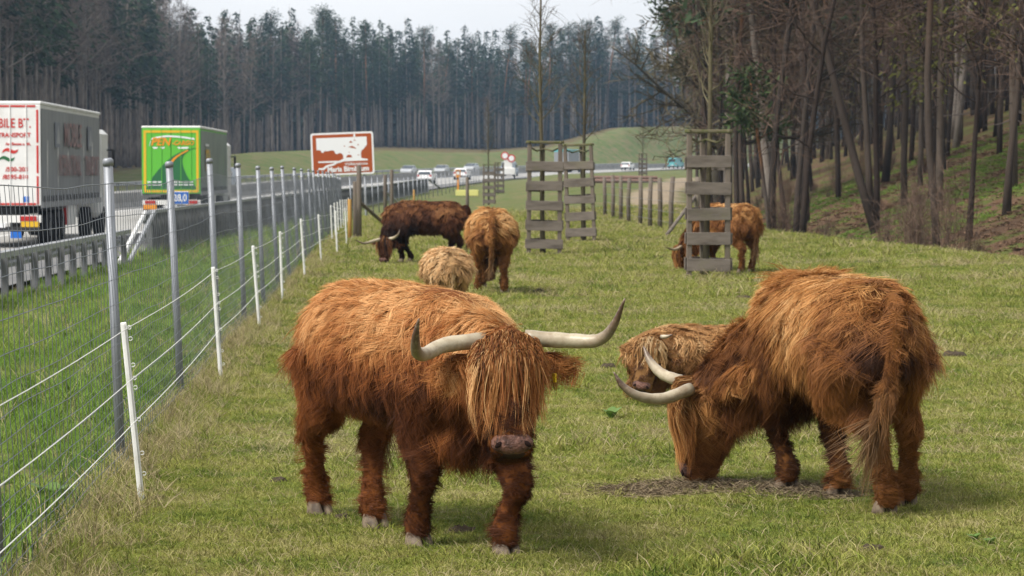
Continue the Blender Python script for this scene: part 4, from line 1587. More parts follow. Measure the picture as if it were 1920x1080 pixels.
def corner_posts():
    t = wood_post('fence_post', -4.25, 71, 1.52, .075, 'thick weathered wooden corner post at the far end of the white posts')
    MB().tube([(.06, .1, 1.0), (.78, 5.5, .02)], .05, 8).build('brace', M_WOOD, t, True)
    wood_post('fence_post', -4.12, 70.4, 1.95, .07, 'taller wooden post right beside the thick corner post')
    wood_post('fence_post', -4.36, 70.2, 1.05, .055, 'short ochre post left of the wooden corner posts', m=M_OPOST)
    t = wood_post('fence_post', -5.0, 103, 1.75, .075, 'wooden post of the far gateway left of the dark cow')
    MB().tube([(.06, .1, 1.05), (.95, 3.0, .05)], .05, 8).build('brace', M_STEEL, t, True)
    wood_post('fence_post', -4.72, 102.6, 1.95, .07, 'second wooden post of the far gateway above the dark cow')
    wood_post('fence_post', -1.9, 111, 1.65, .075, 'single dark wooden post standing behind the cow seen from behind')
    wood_post('fence_post', -6.0, 160, 1.1, .06, 'thin ochre post in the far grass below the white hatchback', m=M_OPOST)


corner_posts()


def side_fence():
    g = empty('wooden_post_fence')
    tag(g, 'fence of round wooden posts and wire running back between the tree guards', 'fence')
    r = np.random.default_rng(9)
    P = []
    for px, py in ((1134, 404), (1149, 408), (1164, 411), (1179, 416), (1200, 420), (1219, 424), (1237, 428), (1259, 434)):
        x, y = gpt_(px, py)
        P.append((x, y))
    P += [(5.1, 72.0)]
    for x, y in P:
        h = 1.55 + r.normal() * .05
        o = MB().tube([(0, 0, -.3), (r.normal() * .01, 0, h * .5), (r.normal() * .015, 0, h)], [.075, .072, .066], 9).build('post', M_WOOD, g, True)
        o.location = (x, y, hz(x, y))
    MB().tube([(5.05, 72.0, hz(5.05, 72) + 1.0), (4.15, 70.2, hz(4.15, 70.2) + .02)],   .05, 8).build('brace', M_WOODB, g, True)
    for h in (.25, .55, .85, 1.15, 1.4):
        MB().tube([(x - .07, y, hz(x, y) + h) for x, y in P], .004, 4, cap=False).build('wire', M_WIRE, g)


side_fence()


def tree_guard(label, x, y, rz, H, W, tree, tlabel, tilt=0.0, boards=5, tscale=1.0):
    z = hz(x, y)
    g = empty('tree_guard', (x, y, z), rz)
    g.rotation_euler = (0, tilt, rz)
    tag(g, label, 'tree guard', 'wooden tree guards')
    r = np.random.default_rng(int(abs(x * 100)) + 3)
    D = W * .86
    C = [(-W / 2, -D / 2), (W / 2, -D / 2), (0, D / 2)]
    for cx, cy in C:
        MB().box((cx, cy, H / 2 - .15), (.090, .085, H + .3), bev=.012).build('post', M_WOOD, g)
    for k in range(3):
        (ax, ay), (bx, by) = C[k], C[(k + 1) % 3]
        a = math.atan2(by - ay, bx - ax)
        L = math.hypot(bx - ax, by - ay) + .10
        nx, ny = math.sin(a), -math.cos(a)
        for i in range(boards):
            zc = .20 + i * (H - .50) / (boards - .55) + r.normal() * .012
            M = Matrix.Rotation(a, 4, 'Z') @ Matrix.Rotation(r.normal() * .012, 4, 'Y')
            MB().box(((ax + bx) / 2 + nx * .052, (ay + by) / 2 + ny * .052, zc), (L + r.normal() * .015, .024, .205 + r.normal() * .008), rot=M, bev=.005).build('slat', M_WOODB, g)
        M = Matrix.Rotation(a, 4, 'Z')
        MB().box(((ax + bx) / 2, (ay + by) / 2, H + .035 + .002 * k), (L + .06, .085, .06), rot=M, bev=.012).build('top_rail', M_MOSS, g)
    # ties that hold the young tree
    for k in range(3):
        (ax, ay) = C[k]
        MB().tube([(ax * .95, ay * .95, H - .08), (ax * .5, ay * .5, H - .15), (.02 * ax, .02 * ay, H - .10)], .02, 5).build('tie', M_MOSS, g)
    if tree is not None:
        plant_tree('young_fruit_tree', tree, x, y, rz + 1.0, tscale, tlabel, 'young trees inside the guards')
    return g


tree_guard('large weathered slatted tree guard nearest the camera, in front of the half hidden cow', 3.30, 44.6, R(6), 2.42, .66, YOUNG[2], 'slender leafless young tree in the nearest guard at the right', tscale=1.0)
tree_guard('tall slatted tree guard right of the cow seen from behind', .665, 56.2, R(4), 2.35, .66, YOUNG[0], 'upright dark leafless young tree whose top stands against the sky', tilt=R(.5))
tree_guard('slightly leaning slatted tree guard just behind the tall one', 1.80, 66.2, R(-10), 2.38, .66, YOUNG[1], 'thin leafless young tree in the leaning guard, left of the spreading oak', tilt=R(-2.2))
tree_guard('distant tree guard above the back of the cow seen from behind', -1.42, 160, R(5), 2.4, .66, YOUNG[3], 'distant thin leafless tree left of the tall young tree')
tree_guard('farthest small tree guard overlapping the distant one on its right', -1.05, 205, R(12), 2.4, .66, None, '')
tree_guard('narrow distant tree guard standing above the wooden post fence', 12.2, 245, R(8), 2.4, .7, YOUNG[1], 'thin distant leafless tree above the wooden post fence', tscale=1.1)
# ------------------------------------------------------------------ highland cattle
M_FUR = mat('shaggy_fur', (.3, .12, .04), .6, .22, attr='col', transl=.28)
M_HORN = mat('horn_keratin', (.5, .45, .36), .38, .45, attr='col', noise=[(14, (.20, .14, .085), .47, .80), (60, (.30, .24, .16), .5, .8)], bump=(60, .25, .004))
M_HOOF = mat('hoof_horn', (.19, .145, .10), .65, .3, noise=[(18, (.07, .05, .035), .42, .62)])
M_NOSE = mat('nose_leather', (.15, .072, .053), .6, .25, noise=[(26, (.055, .028, .022), .42, .60), (90, (.24, .13, .10), .55, .75)], bump=(70, .9, .012))
M_NOSTRIL = mat('nostril_dark', (.015, .009, .008), .9, .05)
M_LIP = mat('dark_lip', (.035, .02, .015), .8, .15)
M_DARK = mat('wet_dark', (.012, .008, .007), .25, .5)
M_TAG = mat('ear_tag_plastic', (.75, .52, .02), .4, .4)


def loft(bm, path, lateral=(0, 1, 0), n=20):
    """closed lofted body through path points (x, y, z, r_lateral, r_other); returns ring vertices"""
    P = np.array([p[:3] for p in path], float)
    m = 4 * (len(P) - 1) + 1
    Rr = np.array([p[3:5] for p in path], float)
    C = catmull(np.hstack([P, Rr]), m)
    P, Rr = C[:, :3], np.maximum(C[:, 3:], .012)
    T = np.gradient(P, axis=0)
    T /= np.linalg.norm(T, axis=1)[:, None]
    L = np.asarray(lateral, float)
    S = L[None] - (T @ L)[:, None] * T
    S /= np.linalg.norm(S, axis=1)[:, None] + 1e-9
    U = np.cross(T, S)
    th = np.arange(n) / n * 2 * np.pi
    ring = P[:, None] + Rr[:, 0, None, None] * np.cos(th)[None, :, None] * S[:, None] + Rr[:, 1, None, None] * np.sin(th)[None, :, None] * U[:, None]
    vs = [[bm.verts.new(q) for q in r] for r in ring]
    for i in range(m - 1):
        for j in range(n):
            k = (j + 1) % n
            bm.faces.new((vs[i][j], vs[i][k], vs[i + 1][k], vs[i + 1][j]))
    bm.faces.new(vs[0][::-1])
    bm.faces.new(vs[-1])
    t = np.repeat(np.linspace(0, 1, m), n)
    return ring.reshape(-1, 3), np.repeat(T, n, axis=0), t


def remeshed(bm, voxel, smooth):
    me = bpy.data.meshes.new('tmp')
    bmesh.ops.recalc_face_normals(bm, faces=bm.faces)
    bm.to_mesh(me)
    bm.free()
    o = bpy.data.objects.new('tmp', me)
    COL.objects.link(o)
    r = o.modifiers.new('r', 'REMESH')
    r.mode = 'VOXEL'
    r.voxel_size = voxel
    s = o.modifiers.new('s', 'SMOOTH')
    s.iterations = smooth
    s.factor = .5
    dg = bpy.context.evaluated_depsgraph_get()
    out = bpy.data.meshes.new_from_object(o.evaluated_get(dg))
    bpy.data.objects.remove(o)
    bpy.data.meshes.remove(me)
    out.polygons.foreach_set('use_smooth', np.ones(len(out.polygons), bool))
    return out


def unit(v):
    v = np.asarray(v, float)
    return v / (np.linalg.norm(v, axis=-1, keepdims=True) + 1e-9)


def ribbons(name, roots, nrm, pts, width, col, parent, r):
    """strands: pts (N, K, 3) centre lines, width (N,), col (N, 3) -> one mesh of tapered ribbons"""
    N, K, _ = pts.shape
    T = unit(np.gradient(pts, axis=1))
    nn = unit(nrm + r.normal(size=(N, 3)) * .55)
    S = unit(np.cross(T, nn[:, None, :]))
    s = np.linspace(0, 1, K)
    prof = (1 - s ** 2.2) * .9 + .1
    W = .5 * width[:, None] * prof[None]
    A = pts - S * W[..., None]
    B = pts + S * W[..., None]
    V = np.stack([A, B], 2).reshape(N, K * 2, 3)
    nb = unit(np.cross(S, T))
    nb *= np.sign(np.sum(nb * nn[:, None], -1, keepdims=True) + 1e-9)
    base = unit(.55 * nb + .55 * nrm[:, None])
    NA, NB = unit(base - .55 * S), unit(base + .55 * S)
    NV = np.stack([NA, NB], 2).reshape(N * K * 2, 3)
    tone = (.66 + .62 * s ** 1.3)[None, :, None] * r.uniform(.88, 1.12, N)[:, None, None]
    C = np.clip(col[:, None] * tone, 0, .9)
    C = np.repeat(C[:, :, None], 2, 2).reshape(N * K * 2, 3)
    b = (np.arange(N) * K * 2)[:, None]
    q = np.arange(K - 1)[None] * 2
    F = np.stack([b + q, b + q + 1, b + q + 3, b + q + 2], -1).reshape(-1, 4)
    me = np_mesh(name, V.reshape(-1, 3), F, M_FUR, col=C, normals=NV)
    o = link(name, me, parent)
    o['kind'] = 'stuff'
    return o


def palette(q, pal):
    q = np.clip(q, 0, 1)
    k = len(pal) - 1
    i = np.minimum((q * k).astype(int), k - 1)
    t = (q * k - i)[:, None]
    pal = np.array(pal)
    return pal[i] * (1 - t) + pal[i + 1] * t


RED = [(.028, .010, .005), (.110, .034, .010), (.300, .100, .026), (.47, .215, .070), (.70, .42, .19)]
BROWN = [(.010, .004, .003), (.030, .011, .005), (.080, .027, .010), (.170, .064, .022), (.33, .155, .058)]
GOLD = [(.14, .072, .030), (.32, .175, .070), (.52, .315, .145), (.68, .46, .245), (.80, .62, .39)]
FOX = [(.034, .013, .006), (.125, .047, .016), (.30, .122, .036), (.49, .245, .080), (.70, .44, .20)]


CALF = [(.07, .028, .011), (.20, .085, .028), (.40, .205, .078), (.57, .345, .155), (.74, .52, .29)]


def strand_field(p, n, d, length, r, K, lift=.35, clump=18, pull=.6, wave=.012, seed=0, droop=.25, swirl=1.0):
    """centre lines that leave the surface at p along the combed direction d"""
    N = len(p)
    d = d - np.sum(d * n, 1, keepdims=True) * n
    d = unit(d + 1e-5)
    ang = .70 * vnoise(p, 5.5, seed) + .45 * vnoise(p, 15, seed + 1) + r.normal(size=N) * .20
    ang = ang * swirl
    b = np.cross(n, d)
    d = d * np.cos(ang)[:, None] + b * np.sin(ang)[:, None]
    lf = lift * (1 + swirl * .75 * vnoise(p, 9, seed + 2) + r.normal(size=N) * .28)
    e = unit(d * np.cos(lf)[:, None] + n * np.sin(lf)[:, None])
    tip = p + e * length[:, None]
    nc = max(4, N // clump)
    ci = r.choice(N, nc, replace=False)
    kd = kdtree.KDTree(nc)
    for j, i in enumerate(ci):
        kd.insert(p[i], j)
    kd.balance()
    own = np.array([kd.find(q)[1] for q in p])
    ct = tip[ci][own]
    s = np.linspace(0, 1, K)[None, :, None]
    L = length[:, None, None]
    pts = p[:, None] + e[:, None] * L * s
    pts[:, :, 2] -= droop * L[..., 0] * s[..., 0] ** 2
    w = np.clip(pull + r.normal(size=N) * .18, 0, .95)[:, None, None]
    pts += w * s ** 1.5 * (ct - tip)[:, None]
    ph = r.uniform(0, 6.28, nc)[own][:, None, None] + r.normal(size=N)[:, None, None] * .5
    fr = (4.6 + r.normal(size=nc)[own] * 1.4)[:, None, None]
    pts += b[:, None] * (np.sin(ph + fr * s * 1.6) - np.sin(ph)) * wave * s
    pts -= n[:, None] * .012 * (1 - s)
    return pts, own, nc


def sample(me, N, r):
    me.calc_loop_triangles()
    t = np.empty(len(me.loop_triangles) * 3, np.int32)
    me.loop_triangles.foreach_get('vertices', t)
    t = t.reshape(-1, 3)
    v = np.empty(len(me.vertices) * 3)
    me.vertices.foreach_get('co', v)
    v = v.reshape(-1, 3)
    vn = np.empty(len(me.vertices) * 3)
    me.vertices.foreach_get('normal', vn)
    vn = vn.reshape(-1, 3)
    a, b, c = v[t[:, 0]], v[t[:, 1]], v[t[:, 2]]
    ar = np.linalg.norm(np.cross(b - a, c - a), axis=1)
    i = r.choice(len(t), N, p=ar / ar.sum())
    u = r.uniform(size=(N, 2))
    u = np.where((u.sum(1) > 1)[:, None], 1 - u, u)
    w = np.column_stack([1 - u.sum(1), u])
    p = (v[t[i]] * w[..., None]).sum(1)
    n = unit((vn[t[i]] * w[..., None]).sum(1))
    return p, n


def claw_pair(parent, foot, fwd, sc_=1.0, lift=0.0):
    """one cloven hoof: two claws side by side"""
    m = MB()
    f = np.array([fwd[0], fwd[1], 0.0])
    f /= np.linalg.norm(f)
    l = np.array([-f[1], f[0], 0])
    for s in (-1, 1):
        out = []
        for z, fr, bk, hw in ((0, .078, -.050, .030), (.022, .076, -.052, .031), (.062, .045, -.048, .027), (.085, .018, -.036, .018)):
            for k in range(10):
                a = k / 10 * 2 * math.pi
                x = (fr + bk) / 2 + (fr - bk) / 2 * math.cos(a)
                y = hw * math.sin(a) * (1 - .25 * max(0, math.cos(a)))
                q = np.array(foot) + sc_ * (f * x + l * (y + s * (.034 - .010 * max(0, math.cos(a))))) + np.array([0, 0, z * sc_ + lift])
                out.append(q)
        fc = [tuple(range(9, -1, -1)), tuple(range(30, 40))]
        for i in range(3):
            for k in range(10):
                fc.append((i * 10 + k, i * 10 + (k + 1) % 10, i * 10 + 10 + (k + 1) % 10, i * 10 + 10 + k))
        m.add(out, fc)
    return m.build('hoof', M_HOOF, parent, True)


def horn(parent, pts, r0, tipcol=(.075, .042, .028), basecol=(.40, .345, .245)):
    C = catmull(pts, 26)
    t = np.linspace(0, 1, 26)
    rad = r0 * (1 - .34 * t - .56 * t ** 3) * (1 + .035 * np.sin(t * 46) * (t < .55))
    k = sstep(.32, .86, t)[:, None]
    col = np.array(basecol)[None] * (1 - k) + np.array(tipcol)[None] * k
    col[:3] *= .75
    m = MB().tube(C, rad, 14, col=col)
    return m.build('horn', M_HORN, parent, True)


def ellipsoid(m, c, ax, r, nu=14, nv=9, col=None, mi=0):
    """c centre, ax three orthonormal axes, r three radii"""
    ax = np.asarray(ax, float)
    V, F = [], []
    for i in range(nv):
        ph = math.pi * (i + .5) / nv
        for j in range(nu):
            th = 2 * math.pi * j / nu
            q = np.array([math.sin(ph) * math.cos(th) * r[0], math.sin(ph) * math.sin(th) * r[1], math.cos(ph) * r[2]])
            V.append(np.asarray(c) + q @ ax)
    for i in range(nv - 1):
        for j in range(nu):
            k = (j + 1) % nu
            F.append((i * nu + j, (i + 1) * nu + j, (i + 1) * nu + k, i * nu + k))
    F += [tuple(range(nu)), tuple(range((nv - 1) * nu + nu - 1, (nv - 1) * nu - 1, -1))]
    return m.add(V, F, col, mi)


def cow(label, origin, th, feet, poll, mdir, mnorm, horns=(), pal=RED, nstr=60000, width=.005, size=1.0, seed=1,
        horn_r=.036, K=4, voxel=.024, lying=False, tail=None, furlen=1.0, bleach=.25, calf=False, coat=(0, 0), forelock=1.0,
        group=None, ear_tag=False, category='cow', facedark=0.22, headk=1.0, belly=0.0, ear_dir=(.05, .0), rumpdark=0.0):
    """origin: world point on the ground; th: heading; feet (world xy) in order front left, front right, hind left, hind right"""
    r = np.random.default_rng(seed)
    root = empty('highland_calf' if calf else 'highland_cow', origin, th)
    tag(root, label, category, group)
    O = np.array(origin, float)
    c, s = math.cos(th), math.sin(th)
    Ri = np.array([[c, s, 0], [-s, c, 0], [0, 0, 1]])          # world -> local

    def loc(p):
        return Ri @ (np.array(p, float) - O)

    def dirl(v):
        return unit(Ri @ np.array(v, float))

    P = loc(poll)
    D = dirl(mdir)
    Nf = dirl(mnorm)
    Nf = unit(Nf - D * (Nf @ D))
    L = np.cross(Nf, D)                                        # the animal's left
    k = size
    bm = bmesh.new()
    regs = []                                                  # (points, tangents, t, region)

    def lf(path, lat=(0, 1, 0), reg='body', n=20):
        q = loft(bm, path, lat, n)
        regs.append((*q, reg))

    lift = 0.0 if not lying else -.44
    W = 1 + coat[0]
    trunk = [(-.78, 1.00, .08, .11), (-.70, .955, .185, .23), (-.53, .925, .25, .29), (-.28, .895, .28, .315), (.02, .885, .295, .32),
             (.30, .89, .275, .32), (.50, .895, .235, .295), (.66, .855, .19, .25), (.77, .80, .11, .16)]
    lf([(x * k, 0, (z - belly * .3 + lift) * k, w * k * W, (h + belly) * k * (1 if not lying else .92)) for x, z, w, h in trunk], reg='body', n=28)
    legpaths = []
    if not lying:
        for i, (fx, fy) in enumerate(feet):
            f = loc((fx, fy, O[2]))
            sd = 1 if i % 2 == 0 else -1
            if i < 2:
                sh = np.array([.50 * k, sd * .15 * k, .86 * k])
                el = np.array([.44 * k + .15 * (f[0] - .48 * k), sd * .165 * k, .62 * k])
                kn = el * .40 + f * .60 + np.array([.055 * k + max(0, f[0] - .5 * k) * .30, 0, 0])
                kn[2] = .36 * k
                ft = np.array([f[0] - .02 * k, f[1], .125 * k])
                ho = np.array([f[0] - .005, f[1], .045 * k])
                path = [(*sh, .12 * k, .16 * k), (*el, .092 * k, .120 * k), (*kn, .070 * k, .076 * k), (*((kn + ft) / 2), .045 * k, .050 * k), (*ft, .060 * k, .064 * k), (*ho, .058 * k, .062 * k)]
            else:
                hp = np.array([-.56 * k, sd * .16 * k, .90 * k])
                st = np.array([-.47 * k + .2 * (f[0] + .6 * k), sd * .17 * k, .66 * k])
                hk = st * .38 + f * .62 + np.array([-.10 * k, 0, 0])
                hk[2] = .44 * k
                ft = np.array([f[0] - .035 * k, f[1], .13 * k])
                ho = np.array([f[0] - .005, f[1], .045 * k])
                path = [(*hp, .16 * k, .22 * k), (*st, .115 * k, .165 * k), (*((st + hk) / 2), .080 * k, .105 * k), (*hk, .062 * k, .084 * k), (*((hk + ft) / 2), .046 * k, .054 * k), (*ft, .060 * k, .066 * k), (*ho, .058 * k, .064 * k)]
            lf(path, reg='leg', n=16)
            legpaths.append(f)
    else:
        for sd in (1, -1):                                     # folded legs along the ground
            lf([(.50 * k, sd * .17 * k, .30 * k, .11 * k, .13 * k), (.66 * k, sd * .22 * k, .12 * k, .07 * k, .08 * k), (.50 * k, sd * .26 * k, .06 * k, .05 * k, .05 * k), (.34 * k, sd * .26 * k, .06 * k, .05 * k, .05 * k)], reg='leg', n=14)
            lf([(-.5 * k, sd * .18 * k, .34 * k, .17 * k, .18 * k), (-.30 * k, sd * .34 * k, .22 * k, .12 * k, .12 * k), (-.45 * k, sd * .40 * k, .07 * k, .06 * k, .06 * k), (-.20 * k, sd * .42 * k, .06 * k, .05 * k, .05 * k)], reg='leg', n=14)
    # brisket
    if not lying:
        lf([(.36 * k, 0, .66 * k, .09 * k, .10 * k), (.56 * k, 0, .60 * k, .125 * k, .145 * k), (.74 * k, 0, .64 * k, .08 * k, .11 * k)], reg='neck', n=14)
    # neck
    hk_ = headk * (k if not calf else k * 1.12)
    a0 = np.array([.48 * k, 0, (.86 + lift) * k])
    a2 = P - Nf * .09 * hk_ + D * .06 * hk_
    mid = (a0 + a2) / 2 + np.array([.04, 0, .01]) * k
    latm = unit(np.array([0, 1.0, 0]) + L)
    lf([(*a0, .18 * k, .25 * k), (*(a0 * .6 + mid * .4), .165 * k, .235 * k), (*mid, .145 * k, .215 * k), (*(mid * .4 + a2 * .6), .13 * k, .19 * k), (*a2, .11 * hk_, .14 * hk_)], latm, 'neck', 20)
    # head
    secs = [(-.07, .06, .05, -.06), (-.01, .105, .09, -.055), (.09, .128, .118, -.06), (.18, .122, .130, -.07), (.28, .102, .120, -.075), (.37, .094, .105, -.072), (.44, .096, .094, -.070), (.485, .078, .070, -.070)]
    lf([(*(P + hk_ * (D * t + Nf * o)), a * hk_, b * hk_) for t, a, b, o in secs], L, 'head', 20)
    # ears: leaf shaped, out to the side and a little down
    for sd in (1, -1):
        e0 = P + hk_ * (D * (.055 + min(0, ear_dir[0]) * .6) + L * sd * .10 - Nf * .07)
        e1 = e0 + hk_ * (L * sd * .11 + D * ear_dir[0] * .5 - Nf * ear_dir[1] * .5)
        e2 = e0 + hk_ * (L * sd * .20 + D * ear_dir[0] - Nf * ear_dir[1])
        lf([(*e0, .028 * hk_, .030 * hk_), (*e1, .022 * hk_, .058 * hk_), (*e2, .012 * hk_, .020 * hk_)], Nf, 'ear', 12)
    # tail
    if tail is None:
        tail = [(-.74, 0, 1.10), (-.83, 0, 1.06), (-.865, 0, .88), (-.86, .01, .64), (-.84, .02, .48)]
    tp = [(x * k, y * k, (z + lift) * k) for x, y, z in tail]
    if not lying:
        rr = np.linspace(.060, .030, len(tp))
        lf([(*q, a * k, a * k) for q, a in zip(tp, rr)], (0, 1, 0), 'tail', 10)
    body_me = remeshed(bm, voxel * (k if k < 1 else 1), 3)
    skin = tuple(.42 * v for v in pal[2])
    body_me.materials.append(mat('hide_under_fur', skin, .9, .1))
    body = link('body', body_me, root)
    # ---- fur
    allp = np.concatenate([q[0] for q in regs])
    allT = np.concatenate([q[1] for q in regs])
    allt = np.concatenate([q[2] for q in regs])
    names = ['body', 'leg', 'neck', 'head', 'ear', 'tail']
    allr = np.concatenate([np.full(len(q[0]), names.index(q[3])) for q in regs])
    kd = kdtree.KDTree(len(allp))
    for i, q in enumerate(allp):
        kd.insert(q, i)
    kd.balance()
    p, n = sample(body_me, nstr, r)
    ii = np.array([kd.find(q)[1] for q in p])
    reg, tt, TT = allr[ii], allt[ii], allT[ii]
    keep = np.ones(nstr, bool)
    tmuz = (p - P) @ D / hk_
    keep &= ~((reg == 3) & (tmuz > .385) & ((p - P) @ Nf > -.03 * hk_) & (np.abs((p - P) @ L) < .080 * hk_))
    keep &= ~((reg == 1) & (p[:, 2] < .06 * k))
    p, n, reg, tt, TT, tmuz = [q[keep] for q in (p, n, reg, tt, TT, tmuz)]
    N = len(p)
    z = p[:, 2] - lift * k
    d = np.tile([-.30, 0, -1.0], (N, 1))
    side = np.sign(p[:, 1] + .03 * vnoise(p, 5, seed))
    top = np.clip(n[:, 2], 0, 1)
    d[:, 1] += side * 1.0 * top
    d[:, 0] -= .45 * top
    ln = np.full(N, .120)
    ln *= 1 + .25 * vnoise(p, 5, seed + 7)
    ln[reg == 0] *= (1 - .40 * sstep(.85, .58, z / k))[reg == 0]
    leg = reg == 1
    hang = sstep(.30, .72, z / k)
    ln[leg] = (.022 + .085 * hang ** 1.4 + .035 * sstep(.15, .35, z / k) * np.clip(-n[:, 0], 0, 1))[leg]
    d[leg] = np.array([-.12, 0, -1]) + .3 * n[leg]
    nk = reg == 2
    ln[nk] = .115 + .035 * sstep(.2, -.6, n[nk, 2])
    hd = reg == 3
    ln[hd] = .085 - .055 * sstep(.20, .42, tmuz[hd])
    d[hd] = D + .25 * np.array([0, 0, -1.0])
    er = reg == 4
    ln[er] = .08
    d[er] = TT[er] * 1.0 + np.array([0, 0, -.9])
    tl = reg == 5
    ln[tl] = .06 + .27 * sstep(.50, 1.0, tt[tl])
    d[tl] = TT[tl]
    ln *= k * furlen * r.uniform(.5, 1.25, N) * np.where(r.uniform(size=N) < .03, 1.5, 1.0)
    lift_a = np.full(N, .36)
    lift_a[leg] = .15
    lift_a[hd] = .22
    lift_a[tl] = .04
    sw = np.ones(N)
    sw[tl] = .18
    sw[leg] = .35
    pts, own, nc = strand_field(p, n, d, ln, r, K, lift=lift_a, clump=26, pull=np.where(leg, .18, .48), wave=.046 * k, seed=seed, swirl=sw)
    lowz = O[2] * 0 + .006
    pts[:, :, 2] = np.maximum(pts[:, :, 2], lowz)
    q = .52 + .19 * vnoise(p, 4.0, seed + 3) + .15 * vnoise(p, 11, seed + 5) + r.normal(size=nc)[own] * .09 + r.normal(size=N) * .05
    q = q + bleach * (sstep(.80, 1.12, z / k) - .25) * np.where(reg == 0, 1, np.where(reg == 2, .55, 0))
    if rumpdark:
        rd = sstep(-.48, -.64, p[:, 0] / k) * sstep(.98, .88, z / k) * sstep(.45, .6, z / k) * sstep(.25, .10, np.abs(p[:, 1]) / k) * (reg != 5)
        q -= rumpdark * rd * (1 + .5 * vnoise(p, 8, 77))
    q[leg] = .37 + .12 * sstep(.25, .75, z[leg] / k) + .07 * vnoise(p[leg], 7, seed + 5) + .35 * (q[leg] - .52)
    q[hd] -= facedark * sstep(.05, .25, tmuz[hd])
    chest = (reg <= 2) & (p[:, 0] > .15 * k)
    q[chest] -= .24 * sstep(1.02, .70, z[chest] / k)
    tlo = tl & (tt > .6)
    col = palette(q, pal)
    if calf is False:
        dirt = np.clip(sstep(.5, .95, tt) * tl, 0, 1)[:, None] * .75
        col = col * (1 - dirt) + np.array([.17, .115, .065]) * dirt
    wd = width * r.uniform(.7, 1.3, N) * np.where(hd & (tmuz > .25), .7, 1)
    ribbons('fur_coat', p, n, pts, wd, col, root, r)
    # ---- forelock: long fringe from the poll over the face
    if forelock > 0:
        nf = int(nstr * .06)
        a = np.clip(r.normal(size=nf) * .50, -1.1, 1.1)
        b_ = r.uniform(-1, 1, nf)
        root_p = P + hk_ * (L * (a * .095)[:, None] + D * (.005 + .045 * b_ + .03 * np.abs(a))[:, None] + Nf * (.055 - .03 * a * a + .012 * b_)[:, None])
        Lf = hk_ * forelock * (.08 + .30 * r.uniform(0, 1, nf) ** .9) * (1 - .10 * np.abs(a))
        ncl = max(10, nf // 70)
        ca = np.linspace(-1.1, 1.1, ncl)
        clen = r.uniform(.50, 1.15, ncl)
        co = np.argmin(np.abs(a[:, None] + r.normal(size=nf)[:, None] * .03 - ca[None]), 1)
        a2_ = a * .22 + ca[co] * .78
        Lf = Lf * clen[co]
        s_ = np.linspace(0, 1, K + 3)
        up = np.array([0, 0, 1.0])
        fall = unit(D * .75 - up * .5)
        pt = root_p[:, None] + (L * (np.sign(a) * np.abs(a2_) * .055 * hk_)[:, None])[:, None] * (s_ ** .6)[None, :, None]
        pt = pt + fall[None, None] * (Lf[:, None] * s_[None] ** 1.1)[..., None]
        bulge = (.060 * hk_ * np.sin(np.pi * np.minimum(s_ * 1.25, 1) ** .7) + .012 * hk_ * s_)[None, :, None] * r.uniform(.55, 1.25, nf)[:, None, None]
        pt = pt + Nf[None, None] * bulge
        pt += L[None, None] * (np.sin(r.uniform(0, 6, ncl)[co][:, None] + r.normal(size=nf)[:, None] * .6 + s_[None] * 6) * .020 * hk_ * s_[None])[..., None]
        qf = .62 + r.normal(size=ncl)[co] * .17 + r.normal(size=nf) * .07
        rib_n = unit(np.tile(Nf, (nf, 1)) + L * a[:, None] * .5)
        ribbons('forelock', root_p, rib_n, pt, width * 1.05 * r.uniform(.7, 1.3, nf), palette(qf, pal), root, r)
    # ---- horns, hooves, muzzle, eyes
    for h in horns:
        horn(root, [loc(q) for q in h], horn_r * k)
    for i, f in enumerate(legpaths):
        claw_pair(root, (f[0], f[1], -.016), (1, 0), k * 1.04)
    mz = P + hk_ * (D * .432 - Nf * .008)
    mm = MB()
    ellipsoid(mm, mz, (L, Nf, D), (.088 * hk_, .040 * hk_, .050 * hk_), 18, 11)
    mo = mm.build('muzzle', M_NOSE, root, True)
    for sd in (1, -1):
        nm = MB()
        ellipsoid(nm, mz + hk_ * (L * sd * .058 + Nf * .027 + D * .012), (unit(L * .8 + D * sd * .6), Nf, unit(D * .8 - L * sd * .6)), (.021 * hk_, .008 * hk_, .010 * hk_), 12, 7)
        nm.build('nostril', M_NOSTRIL, mo, True)
        em = MB()
        ellipsoid(em, P + hk_ * (D * .165 + L * sd * .112 - Nf * .025), (L, Nf, D), (.022 * hk_, .024 * hk_, .022 * hk_), 12, 7)
        em.build('eye', M_DARK, root, True)
    lip = MB()
    ellipsoid(lip, P + hk_ * (D * .474 - Nf * .040), (L, Nf, D), (.060 * hk_, .040 * hk_, .016 * hk_), 14, 8)
    lip.build('lip', M_LIP, root, True)
    if ear_tag:
        e = P + hk_ * (D * .15 + L * .20 - Nf * .05)
        MB().box(e, (.035, .006, .04)).build('ear_tag', M_TAG, root)
    return root


def gpt(px, py):
    """ground point (world xy) under a photograph pixel on the pasture"""
    d = FPX * CAMZ / (py - HOR)
    for _ in range(6):
        x = (px - 960) / FPX * d
        d = FPX * (CAMZ - hz(x, d)) / (py - HOR)
    return ((px - 960) / FPX * d, d)


def mid(*ps):
    return tuple(np.mean(np.array(ps), 0))


